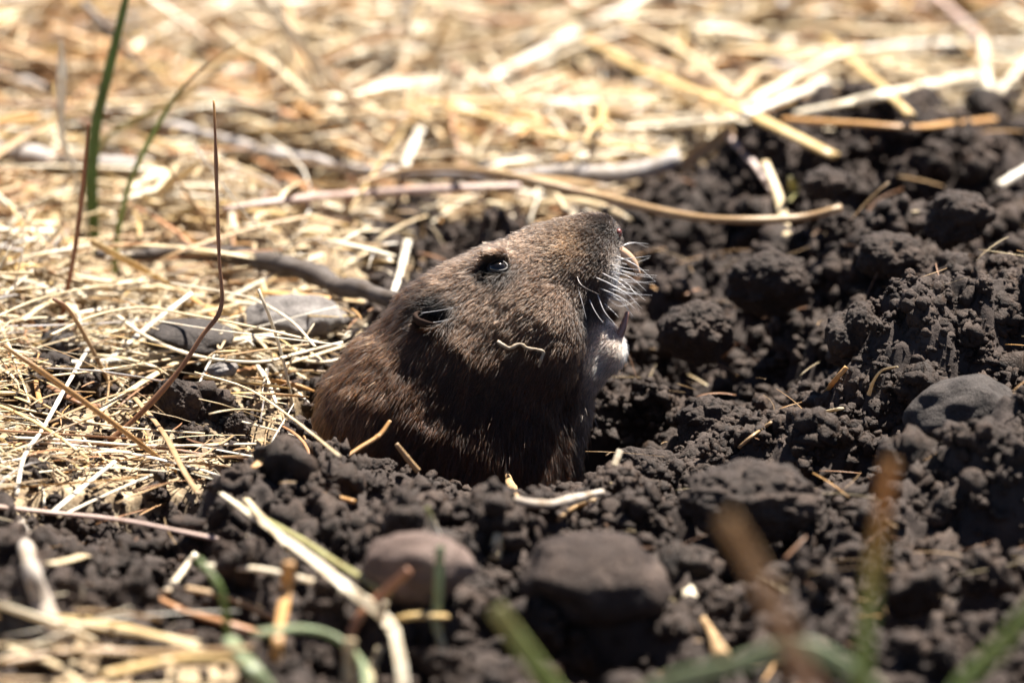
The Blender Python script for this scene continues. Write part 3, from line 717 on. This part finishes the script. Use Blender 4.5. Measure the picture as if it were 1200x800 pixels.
def child_batch(parents, per, lvl, seed, lo=.28, hi=.55):
    """smaller crumbs stuck on the larger ones"""
    r = np.random.default_rng(seed); C0, R0 = parents
    C0 = np.repeat(C0, per, 0); R0 = np.repeat(R0, per); n = len(C0)
    d = r.normal(size=(n, 3)); d[:, 2] = np.abs(d[:, 2]) * .9 - .2; d /= np.linalg.norm(d, axis=1, keepdims=True)
    R = R0 * r.uniform(lo, hi, n); C = C0 + d * (R0 * r.uniform(.75, 1.05, n))[:, None]
    ok = sdf(Ginv(C)) * K > R * .3; C, R = C[ok], R[ok]; n = len(R)
    B, Fi = ico(lvl); scl = r.uniform(.5, 1.35, (n, 3)); off = r.uniform(-50, 50, (n, 1, 3)); P = B[None] * np.ones((n, 1, 1))
    P = P * (1 + .55 * noise3(P + off, 1.7, seed) + .25 * noise3(P + off, 4.2, seed + 3))[..., None] * scl[:, None, :]
    return (P * R[:, None, None] + C[:, None, :]).reshape(-1, 3), (Fi[None] + (np.arange(n) * len(B))[:, None, None]).reshape(-1, 3)
batches += [child_batch(big[0], 12, 2, 201), child_batch(big[1], 6, 2, 202, .22, .5), child_batch(big[2], 8, 1, 203)]
batches += [
    crumb_batch(14000, (-1.35, 1.35, -.85, .75), .010, .4, 2, 104, sink=0, amp=.45, noisef=1.8),
    crumb_batch(13000, (-1.5, 1.5, -2.5, -.85), .011, .4, 1, 105, sink=0, amp=.4),
    crumb_batch(13000, (-.2, 1.7, .75, 3.0), .011, .4, 1, 106, sink=0, amp=.4),
    crumb_batch(45000, (-1.35, 1.35, -.7, .5), .0048, .4, 1, 107, sink=-.3, amp=.45),
]
o = 0; Vs, Fs = [], []
for v, f in batches: Vs.append(v); Fs.append(f + o); o += len(v)
crumbs = mesh_np('soil_crumbs', np.vstack(Vs), np.vstack(Fs), M['soil'])
tag(crumbs, 'dark crumbly loose soil heaped all round the burrow', kind='stuff')
print('crumb verts', o)
del batches, Vs, Fs

# ------------------------------------------------------------------ clods and stones
def lump(name, c, r, seed, m, bumps=0, amp=.12, lvl=5, capamt=.22, rz=0.0, fine=0.0, parent=None, flatb=None):
    B, Fi = ico(lvl); g = np.random.default_rng(seed)
    off = g.uniform(-40, 40, 3)
    d = 1 + amp * noise3(B + off, 1.3, 1) + amp * .5 * noise3(B + off, 2.7, 2)
    if bumps:
        ce = g.normal(size=(bumps, 3)); ce /= np.linalg.norm(ce, axis=1, keepdims=True)
        sz = g.uniform(.18, .48, bumps) if bumps < 60 else g.uniform(.10, .26, bumps)
        dist = np.linalg.norm(B[:, None] - ce[None], axis=2)
        h = np.sqrt(np.maximum(sz[None] ** 2 - dist ** 2, 0)).max(1); d = d + h * capamt * 2.2
        ce = g.normal(size=(bumps * 5, 3)); ce /= np.linalg.norm(ce, axis=1, keepdims=True); sz = g.uniform(.06, .16, bumps * 5)
        h = np.zeros(len(B))
        for i in range(0, len(ce), 50):
            dist = np.linalg.norm(B[:, None] - ce[None, i:i + 50], axis=2)
            h = np.maximum(h, np.sqrt(np.maximum(sz[None, i:i + 50] ** 2 - dist ** 2, 0)).max(1))
        d = d + h * capamt * 2.4
        d += .05 * noise3(B + off, 9, 4) + .03 * noise3(B + off, 20, 5)
    if fine: d += fine * noise3(B + off, 6, 6)
    P = B * d[:, None] * np.array(r)
    cz, sz_ = math.cos(rz), math.sin(rz)
    P = P @ np.array([[cz, 0, sz_], [0, 1, 0], [-sz_, 0, cz]])     # tilt in the x-z plane
    ob = mesh_np(name, P, Fi, m); ob.location = [float(v) for v in c]
    return ob

for i, (nm, lb, ct, (px, py), Y, r, m, b_, tl) in enumerate(LUMPS):
    c = atY(px, py, Y)
    lu = lump(nm, c, [v * K * (.80 if b_ else 1) for v in r], 300 + i, M[m], b_, .17 if not b_ else .22, 6 if b_ else 5, rz=tl, fine=.026)
    tag(lu, lb, ct, 'soil clods round the burrow' if b_ else None)

# ------------------------------------------------------------------ the gopher
def build_gopher():
    root = bpy.data.objects.new('gopher', None); COL.objects.link(root)
    tag(root, 'brown furry pocket gopher rising from its burrow with snout raised', 'gopher')
    base = gp(515, 560, 0); root.location = base
    def child(o): o.parent = root; o.matrix_parent_inverse = root.matrix_world.inverted(); return o
    bpy.context.view_layer.update()
    V, fc = surface_nets(sdf, (-265, -260, -165), (160, 262, 165), 3.2)
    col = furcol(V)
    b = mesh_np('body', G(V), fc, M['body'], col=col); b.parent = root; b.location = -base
    # --- fur
    t = V[fc]; tri = np.vstack([fc[:, :3], fc[:, [0, 2, 3]]]); A, B, C = V[tri[:, 0]], V[tri[:, 1]], V[tri[:, 2]]
    ar = np.linalg.norm(np.cross(B - A, C - A), axis=1); ar *= (A[:, 1] > -130)
    g = np.random.default_rng(7); n = 230000
    k = g.choice(len(tri), n, p=ar / ar.sum()); u = g.random((n, 2)); s = u.sum(1) > 1; u[s] = 1 - u[s]
    P = A[k] + (B[k] - A[k]) * u[:, :1] + (C[k] - A[k]) * u[:, 1:]
    Nn = grad(sdf, P)
    # bare places: eye, ear hole
    keep = np.ones(n, bool)
    for sgn in (1, -1):
        ps = P * np.array([1, 1, sgn])
        keep &= np.linalg.norm((ps - eyeP) / np.array([1.35, .95, 1]), axis=1) > 9.5
        keep &= np.linalg.norm((ps - earP) / np.array([1.3, .85, 1]), axis=1) > 14
    keep &= ~((el(P, (752, 352), (42, 15, 22), 0) < 2))
    P, Nn = P[keep], Nn[keep]; n = len(P)
    AX = np.array([(703, 275), (655, 325), (600, 375), (560, 420), (522, 510), (505, 760)], float)
    AX = np.c_[AX[:, 0] - 600, 480 - AX[:, 1], np.zeros(len(AX))]
    seg = np.diff(AX, axis=0); best = np.full(n, 1e9); D = np.zeros((n, 3)); par = np.zeros(n)
    dirs = seg / np.linalg.norm(seg, axis=1, keepdims=True)
    for i in range(len(seg)):
        tt = np.clip(((P - AX[i]) @ seg[i]) / (seg[i] @ seg[i]), 0, 1); d = np.linalg.norm(P - AX[i] - tt[:, None] * seg[i], axis=1)
        m = d < best; best[m] = d[m]; par[m] = i + tt[m]
    f = np.clip(par - .5, 0, len(seg) - 1.001); i0 = f.astype(int); fr = (f - i0)[:, None]
    D = dirs[i0] * (1 - fr) + dirs[np.minimum(i0 + 1, len(seg) - 1)] * fr
    D = D + .28 * np.stack([noise3(P, .012, 1), noise3(P, .012, 2), noise3(P, .012, 3)], -1)
    # hair parts round the eye and ear
    for c_ in (eyeP, earP):
        for sgn in (1, -1):
            cc = c_ * np.array([1, 1, sgn]); dv = P - cc; dd = np.linalg.norm(dv, axis=1, keepdims=True)
            D = D + dv / (dd + 1e-6) * np.exp(-(dd / 26) ** 2) * 1.2
    # whorl of the whisker pad
    D = D - (D * Nn).sum(1, keepdims=True) * Nn; D /= np.linalg.norm(D, axis=1, keepdims=True) + 1e-9
    px, py = P[:, 0] + 600, 480 - P[:, 1]
    L = np.interp(par, [0, .6, 1.2, 2, 3, 4, 5], [5, 6.5, 8.5, 12, 16, 19, 20])
    front = np.clip((px - 655) / 30, 0, 1) * np.clip((py - 395) / 60, 0, 1)       # pale throat and chest
    lip = np.exp(-((px - 728) / 12) ** 2 - ((py - 318) / 22) ** 2)
    L = L * (1 + .5 * front)
    L = L * g.uniform(.6, 1.25, n)
    lift = np.interp(par, [0, 1, 3, 5], [.60, .36, .22, .18]) + .35 * front
    lift = lift * g.uniform(.5, 1.5, n)
    jit = g.normal(0, .13, (n, 3))
    clump = np.stack([noise3(P, .09, 11), noise3(P, .09, 12), noise3(P, .09, 13)], -1) * .22
    guard = g.random(n) < .05; L[guard] *= 1.45
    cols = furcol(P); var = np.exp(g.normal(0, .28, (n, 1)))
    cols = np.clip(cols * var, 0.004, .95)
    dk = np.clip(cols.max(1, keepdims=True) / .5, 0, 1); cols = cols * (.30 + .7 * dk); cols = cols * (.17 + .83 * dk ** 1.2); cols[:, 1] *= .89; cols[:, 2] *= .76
    cols[guard] = np.clip(cols[guard] * 1.5 + .004, 0, .9)
    nseg = 5; pts = np.zeros((n, nseg, 3))
    pts[:, 0] = P - Nn * .8
    for j in range(1, nseg):
        s_ = j / (nseg - 1)
        dr = D * (.55 + .6 * s_) + Nn * (lift * (1.35 - .9 * s_))[:, None] + (jit + clump) * (.4 + .6 * s_)
        dr /= np.linalg.norm(dr, axis=1, keepdims=True)
        pts[:, j] = pts[:, j - 1] + dr * (L / (nseg - 1))[:, None]
    W = G(pts) - base
    hc = bpy.data.hair_curves.new('fur'); hc.add_curves([nseg] * n)
    hc.attributes['position'].data.foreach_set('vector', np.ascontiguousarray(W, np.float32).ravel())
    rd = hc.attributes.get('radius') or hc.attributes.new('radius', 'FLOAT', 'POINT')
    rr = np.tile(np.array([.00085, .00085, .00075, .0005, .0001], np.float32), n); rd.data.foreach_set('value', rr)
    hcc = hc.attributes.new('hair_col', 'FLOAT_COLOR', 'CURVE'); cc = np.ones((n, 4), np.float32); cc[:, :3] = cols
    hcc.data.foreach_set('color', cc.ravel())
    hc.materials.append(M['fur'])
    fo = bpy.data.objects.new('fur', hc); COL.objects.link(fo); fo.parent = root
    # --- eyes, ears
    for sgn in (1, -1):
        mir = np.array([1, 1, sgn])
        Bv, Bf = ico(4); c_ = (eyeP - eyeN * 3.6) * mir
        e = mesh_np('eye', G(Bv * np.array([11, 9, 10]) + c_) - base, Bf, M['eye'], parent=root)
        # eyelids: thin dark rim
        a = np.linspace(0, 2 * np.pi, 33)
        t1 = np.cross(eyeN, [0, 1, 0]); t1 /= np.linalg.norm(t1); t2 = np.cross(t1, eyeN)
        ringp = (eyeP + eyeN * 1.0)[None] + np.cos(a)[:, None] * t1 * 11.5 + np.sin(a)[:, None] * t2 * 8 - eyeN * (np.cos(a)[:, None] ** 2) * 2.5
        v, f_, uv = sweep(G(ringp * mir) - base, 1.8 * K, sides=8, up=G(eyeN * mir) / K)
        mesh_np('eyelid', v, f_, M['lid'], parent=e)
        # ear: a small crescent flap round the back and lower side of the opening
        a = np.linspace(math.radians(150), math.radians(300), 28)
        t1 = np.cross(earN, [0, 1, 0]); t1 /= np.linalg.norm(t1)
        if t1[0] < 0: t1 = -t1
        t2 = np.cross(t1, earN); t2 = t2 if t2[1] > 0 else -t2
        rp = (earP + earN * 1.0)[None] + np.cos(a)[:, None] * t1 * 20 + np.sin(a)[:, None] * t2 * 14 + earN * (2.5 * np.sin(np.linspace(0, np.pi, 28)))[:, None]
        v, f_, uv = sweep(G(rp * mir) - base, np.interp(np.linspace(0, 1, 28), [0, .3, .7, 1], [.8, 3.6, 3.4, .8]) * K, sides=10, flat=1.7, up=G(earN * mir) / K)
        mesh_np('ear', v, f_, M['ear'], parent=root)
    # nose pad with nostrils
    Bv, Bf = ico(4); c_ = np.array([717 - 600, 480 - 277, 0.])
    no = mesh_np('nose', G(Bv * np.array([12, 15, 17]) * (1 + .06 * noise3(Bv, 2, 3))[:, None] + c_) - base, Bf, M['nose'], parent=root)
    for s in (-1, 1):
        c_ = np.array([725 - 600, 480 - 273, s * 11.]); Bv, Bf = ico(3)
        mesh_np('nostril', G(Bv * np.array([3.8, 5.2, 4.5]) + c_) - base, Bf, M['nostril'], parent=no)
    # incisors
    for s in (-1, 1):
        p = smoothpath([gp(720, 291, s * 5.5), gp(733, 299, s * 5.5), gp(742, 309, s * 5.2), gp(750, 323, s * 5)], 12) - base
        v, f_, uv = sweep(p, np.interp(np.linspace(0, 1, 12), [0, .6, 1], [8, 7, 2.0]) * K, sides=10, flat=.9, up=X)
        mesh_np('upper_incisor', v, f_, M['tooth_up'], parent=root)
        p = smoothpath([gp(714, 412, s * 5), gp(724, 396, s * 5), gp(731, 380, s * 5), gp(735, 365, s * 4.6)], 12) - base
        v, f_, uv = sweep(p, np.interp(np.linspace(0, 1, 12), [0, .6, 1], [6.5, 5.4, 2.4]) * K, sides=10, flat=.9, up=X)
        mesh_np('lower_incisor', v, f_, M['tooth_low'], parent=root)
    # whiskers
    WH = [[(677, 338), (682, 355), (687, 375)], [(690, 350), (697, 365), (707, 379)], [(675, 323), (682, 335), (703, 346)], [(707, 355), (715, 362), (725, 372)],
          [(697, 325), (715, 333), (735, 345), (752, 362)], [(712, 350), (733, 364), (762, 370)], [(703, 338), (728, 349), (744, 362)], [(712, 338), (738, 344), (764, 346)],
          [(712, 325), (740, 331), (768, 330)], [(722, 300), (745, 311), (768, 330)], [(724, 290), (742, 285), (760, 286)], [(715, 318), (738, 325), (757, 341)],
          [(708, 330), (730, 341), (750, 345)], [(716, 310), (736, 315), (760, 317)], [(712, 343), (730, 356), (742, 371)], [(700, 345), (708, 365), (724, 384)],
          [(720, 305), (738, 303), (762, 300)], [(702, 290), (716, 282), (734, 268)], [(716, 335), (738, 339), (756, 352)], [(718, 322), (735, 333), (746, 347)],
          [(710, 348), (726, 352), (747, 350)], [(705, 320), (722, 329), (738, 341)], [(719, 314), (744, 321), (770, 323)]]
    gg = np.random.default_rng(3)
    for i, w_ in enumerate(WH):
        for sgn in (1, -1):
            if sgn < 0 and i % 2: continue
            p0 = trace(w_[0][0], w_[0][1], sdf) * np.array([1, 1, sgn]); out = -gg.uniform(8, 26) * sgn
            pts_ = [p0]
            for j, (a_, b_) in enumerate(w_[1:]):
                pts_.append(np.array([a_ - 600., 480. - b_ - (gg.uniform(-7, 7) if sgn < 0 else 0), p0[2] + out * (j + 1) / 2]))
            p = smoothpath(G(np.array(pts_)), 14) - base
            v, f_, uv = sweep(p, np.linspace(gg.uniform(.5, .75), .12, 14) * K, sides=6)
            mesh_np('whisker', v, f_, M['whisker'] if i not in (2, 17) else M['whisker_dark'], parent=root)
    for w_ in ([(494, 367), (515, 364), (541, 359)], [(490, 380), (520, 376), (551, 367)], [(470, 386), (488, 383), (510, 377)]):
        p0 = [trace(a_, b_, sdf0) for a_, b_ in w_]
        p = smoothpath(G(np.array(p0) + np.array([0, 0, -4.])), 14) - base
        v, f_, uv = sweep(p, np.linspace(.55, .15, 14) * K, sides=6); mesh_np('ear_hair', v, f_, M['whisker'], parent=root)
    return root

def furcol(P):
    px, py = P[:, 0] + 600, 480 - P[:, 1]
    def bl(c, rx, ry): return np.exp(-((px - c[0]) / rx) ** 2 - ((py - c[1]) / ry) ** 2)[:, None]
    c = np.zeros((len(P), 3)) + np.array([.18, .092, .048])
    t = np.clip((px - 450) / 120, 0, 1)[:, None] * np.clip((450 - py) / 80, 0, 1)[:, None]
    c = c * (1 - t) + t * np.array([.19, .122, .086])                   # greyer face
    c = c * (1 - .55 * bl((695, 285), 50, 36)) * (1 - .5 * bl((712, 258), 26, 24)) * (1 - .35 * bl((650, 262), 60, 16)) * (1 - .5 * bl((690, 372), 26, 38))  # dark muzzle fur; the patch below it also holds painted-in muzzle shadow
    c = c + bl((668, 290), 22, 24) * np.array([.10, .055, .02])
    red = np.clip((470 - px) / 80, 0, 1)[:, None]; c = c * (1 - red) + red * np.array([.23, .118, .060])
    low = np.clip((py - 395) / 90, 0, 1)[:, None] * np.clip((px - 410) / 70, 0, 1)[:, None]; c = c * (1 - low * np.array([.22, .36, .46]))  # lower body darkened: its shade is put into the fur colour
    c = c * (1 - .92 * bl((514, 355), 27, 20)) * (1 - .85 * bl((581, 318), 28, 17)) * (1 - .8 * bl((507, 371), 24, 16))
    wt = bl((728, 325), 13, 24); c = c * (1 - wt) + wt * np.array([.62, .60, .60])
    ch = np.clip((px - 682 + (py - 400) * .15) / 20, 0, 1) * np.clip((py - 368) / 14, 0, 1) * np.clip((478 - py) / 50, 0, 1); ch = ch[:, None]
    c = c * (1 - ch) + ch * np.array([.60, .42, .35])
    jf = (np.clip((px - 668) / 8, 0, 1) * np.clip((py - 455) / 25, 0, 1))[:, None]; c = c * (1 - jf) + jf * np.array([.26, .18, .14])
    ed = (np.clip((px - 728) / 8, 0, 1) * np.clip((py - 372) / 10, 0, 1))[:, None]; c = c * (1 - ed) + ed * np.array([.8, .78, .76])
    return c
gopher = build_gopher()

# root fibre stuck on the cheek
pts = [trace(a, b, sdf0) + np.array([0, 0, -12.]) for a, b in [(583, 400), (590, 404), (597, 408), (606, 404), (612, 403), (620, 408), (628, 410), (636, 412), (633, 420), (630, 430)]]
P = smoothpath(G(np.array(pts)), 50); P = P + np.stack([noise3(P, 60, 1), noise3(P, 60, 2), 0 * P[:, 0]], -1) * .004
v, f, uv = sweep(P, 2.0 * K * (1 + .45 * noise3(P, 90, 5)), sides=8)
v = v + noise3(v, 130, 3)[:, None] * .0016
ro = mesh_np('root_fibre', v, f, M['straw'], col=np.zeros((len(v), 3)) + np.array([.36, .29, .20]), uv=uv)
recentre(ro, P[-1]); tag(ro, 'thin crooked tan root fibre clinging to the gopher cheek', 'root fibre')

# ------------------------------------------------------------------ straw litter: the largest pieces as things, the rest as one mass
def straw_set(n, region, lmed, wmed, seed, zr, ang=.75, dens=1.0, soilonly=False):
    r = np.random.default_rng(seed); out = []
    x = r.uniform(region[0], region[1], n); y = r.uniform(region[2], region[3], n)
    m = straw_mask(x, y)
    if soilonly: m = (1 - m) * .9
    else: m = m * (.55 + .45 * (n2(x, y, 2.2, 77, 2) > -.25))
    hd = hole_d(x, y)
    ok = (r.random(n) < m * dens) & (hd > .02)
    x, y = x[ok], y[ok]; zb = HS(x, y); gold = n2(x, y, 1.6, 55, 2)
    for i in range(len(x)):
        L = min(lmed * math.exp(r.normal(0, .55)), .65); W = min(wmed * math.exp(r.normal(0, .4)), .027); a = r.normal(0, ang); pt = r.normal(0, .13)
        if r.random() < .06: pt = r.normal(0, .6)
        bendz = r.normal(0, .035) * L; bendn = r.normal(0, .05) * L
        if y[i] < 1.0: L = min(L, .52); W *= .62 + .38 * max(y[i], 0) if L < .2 else 1
        d = np.array([math.cos(a) * math.cos(pt), math.sin(a) * math.cos(pt), math.sin(pt)]); nrm = np.array([-math.sin(a), math.cos(a), 0])
        t = np.linspace(-.5, .5, 6)[:, None]
        P = np.array([x[i], y[i], zb[i] + zr[0] + (zr[1] - zr[0]) * r.random() + abs(math.sin(pt)) * L * .35]) + d * t * L + nrm * (t ** 2) * bendn * 4 + np.array([0, 0, 1]) * (-(t ** 2) + .1) * abs(bendz) * 3
        cc = r.random()
        c = ('cream' if cc < .36 else 'pale' if cc < .58 else 'white' if cc < .68 else 'yellow' if cc < .78 else 'tan' if cc < .88 else 'amber' if cc < .92 else 'orange' if cc < .94 else 'brown' if cc < .97 else 'grey')
        if not soilonly and gold[i] > .12 and r.random() < .5: c = ('amber', 'yellow', 'tan', 'tan', 'orange')[int(r.integers(5))]
        if soilonly: c = ('cream', 'tan', 'tan', 'amber', 'brown', 'brown')[int(r.integers(6))]
        out.append((P, W, c, r.uniform(.15, .7), r.normal(0, .8), L, r.uniform(.85, 1.12), r.random()))
    return out
bits = straw_set(14000, (-1.9, 1.9, .45, 4.4), .36, .0135, 401, (.0, .12), ang=.9, dens=.9)
bits += straw_set(350, (-1.9, 1.9, 1.0, 4.4), .45, .022, 402, (.04, .14), dens=.5)
bits += straw_set(8000, (-1.6, .2, -1.0, .9), .32, .0066, 403, (.0, .07), ang=.9, dens=.75)
bits += straw_set(420, (-1.6, .1, -.95, .9), .38, .010, 404, (.03, .09), ang=.6, dens=.6)
bits += straw_set(14000, (-1.9, 1.9, -.6, 4.0), .08, .008, 405, (.02, .12), ang=1.2, dens=.7)
bits += straw_set(170, (-1.5, .0, -2.35, -1.7), .5, .013, 406, (.03, .10), ang=.3)
soilbits = straw_set(450, (-1.3, 1.35, -1.6, 1.2), .11, .0026, 408, (.02, .07), ang=1.4, soilonly=True)
soilbits += straw_set(260, (-1.4, 1.45, -2.2, 1.6), .055, .0065, 407, (.03, .08), ang=1.2, soilonly=True)
# keep the gopher and the sight of it clear
allP = np.array([b[0] for b in bits + soilbits]); dmin = (sdf(Ginv(allP.reshape(-1, 3))) * K).reshape(len(allP), -1).min(1)
PX, PY = proj(allP)
cover = (sdf(np.stack([PX.ravel() - 600, 480 - PY.ravel(), np.zeros(PX.size)], -1)) < 2).reshape(PX.shape)
infront = (allP[..., 1] < -.12) & cover
for l in LUMPS:
    cx, cy = l[3]; rx, ry = l[5][0], l[5][2]
    yy, xx = np.mgrid[0:820, 0:1240]; e = ((xx - 20 - cx) / rx) ** 2 + ((yy - 10 - cy) / ry) ** 2 < .9
    HY[e] = np.maximum(HY[e], l[4] - .05)
hit = np.zeros(len(allP))
for j in range(allP.shape[1] - 1):
    for u in np.linspace(0, 1, 8, endpoint=False):
        Q = allP[:, j] * (1 - u) + allP[:, j + 1] * u; a_, b_ = proj(Q)
        ins = (a_ > -15) & (a_ < 1215) & (b_ > -8) & (b_ < 806)
        ai = np.clip(a_ + 20, 0, 1239).astype(int); bi = np.clip(b_ + 10, 0, 819).astype(int)
        hit += ins & (Q[:, 1] < HY[bi, ai])
rk = np.random.default_rng(9).random(len(allP))
mxp, myp = PX.mean(1), PY.mean(1); Ls = np.array([b[5] for b in bits + soilbits])
clear = ~((mxp > 330) & (mxp < 560) & (myp > 225) & (myp < 345) & (Ls > .2))
okk = (dmin > .012) & clear & ~infront.any(1) & ~((hit > 0) & (rk < .93))
nb = len(bits)
vis = ((PX > 0) & (PX < 1200) & (PY > 0) & (PY < 800)).mean(1)
score = np.array([b[5] * b[1] for b in bits + soilbits]) * vis
score[cover.mean(1) > .4] = 0
idx = [i for i in np.argsort(-score[:nb]) if okk[i]][:225]
sel = set(idx)
V_, F_, C_, UV_ = [], [], [], []; off = 0
def bit_geo(b, sides, n=6):
    P, W, c, fl, tw, L, br, q = b
    if n != 6: P = smoothpath(P, n)
    t = np.linspace(0, 1, len(P)); w_ = np.interp(t, [0, .08, .5, .92, 1], [.6 + .4 * q, 1, 1, .8, .35 + .4 * q])
    if n != 6:
        P = P + .22 * W * np.stack([noise3(P, 7, 3), noise3(P, 7, 4), noise3(P, 7, 5)], -1) * 3
        w_ = w_ * (1 + .35 * np.exp(-((t - .2 - .5 * q) / .03) ** 2)) * (1 + .18 * noise3(P, 11, 6))
    v, f, uv = sweep(P, W * .5 * w_, flat=fl * .8, sides=sides, twist=tw, trough=.75 * (q > .45) * (1 - fl))
    return v, f, uv + q * 60, np.clip(np.array(PAL[c]) * br, 0, .88)
def where(px, py):
    if py > 700: return 'at the bottom left corner'
    if py > 520: return 'on the soil edge left of gopher'
    if px < 400 and py > 400: return 'near the jagged black clod'
    if px < 400 and py > 300: return 'near the two grey stones'
    if px < 200: return 'round the tall green blade' if py > 120 else 'at the upper left corner'
    if px < 460: return 'between kinked stem and gopher' if py > 210 else 'behind the grey branch, left part' if py > 100 else 'far back at top, left of middle'
    if px < 760: return 'close behind the gopher head' if py > 190 else 'behind the grey branch, middle' if py > 90 else 'far back at top middle'
    if px < 980: return 'round the broad yellowish straw' if py > 90 else 'far back above the yellowish straw'
    return 'by the long orange stalk' if py > 80 else 'at the upper right corner'
CW = {'cream': 'cream', 'pale': 'pale', 'white': 'whitish', 'yellow': 'yellowish', 'tan': 'tan', 'amber': 'amber', 'orange': 'orange', 'brown': 'brown', 'grey': 'grey'}
lab = {}
for i in idx:
    x_, y_ = PX[i], PY[i]; L = bits[i][5]; dx, dy = x_[-1] - x_[0], y_[-1] - y_[0]
    sl = dy / (abs(dx) + 1e-6) * (1 if dx > 0 else -1)
    lie = 'level' if abs(sl) < .08 else 'rising right' if sl < 0 else 'dropping right'
    key = f"{'long' if math.hypot(dx, dy) > 300 else 'short' if math.hypot(dx, dy) < 130 else 'mid length'} {CW[bits[i][2]]} straw {lie} {where(x_.mean(), y_.mean())}"
    lab.setdefault(key, []).append(i)
ORD = ['leftmost', 'second from left', 'third from left', 'fourth from left', 'fifth from left', 'sixth from left', 'seventh from left', 'eighth from left', 'ninth from left']
for key, ii in lab.items():
    ii.sort(key=lambda i: PX[i].mean())
    for k_, i in enumerate(ii):
        lb = key if len(ii) == 1 else key + ', ' + (ORD[k_] if k_ < len(ORD) else 'one of those right of ninth')
        if len(lb.split()) > 16: lb = lb.replace('mid length ', '')
        v, f, uv, c = bit_geo(bits[i], 10, 12)
        o_ = mesh_np('straw', v, f, M['straw'], col=np.zeros((len(v), 3)) + c, uv=uv)
        recentre(o_, bits[i][0][int(np.argmin(bits[i][0][:, 2]))]); tag(o_, lb, 'straw', GS)
for i, b in enumerate(bits + soilbits):
    if i in sel or not okk[i]: continue
    v, f, uv, c = bit_geo(b, 5)
    V_.append(v); F_.append(f + off); UV_.append(uv); C_.append(np.zeros((len(v), 3)) + c); off += len(v)
lit = mesh_np('straw_litter', np.vstack(V_), np.vstack(F_), M['straw'], col=np.vstack(C_), uv=np.vstack(UV_))
tag(lit, 'tangled bleached straw and chaff covering the ground', kind='stuff')
print('litter pieces', len(V_), 'verts', off, 'heroes', hero, 'individual', len(idx))
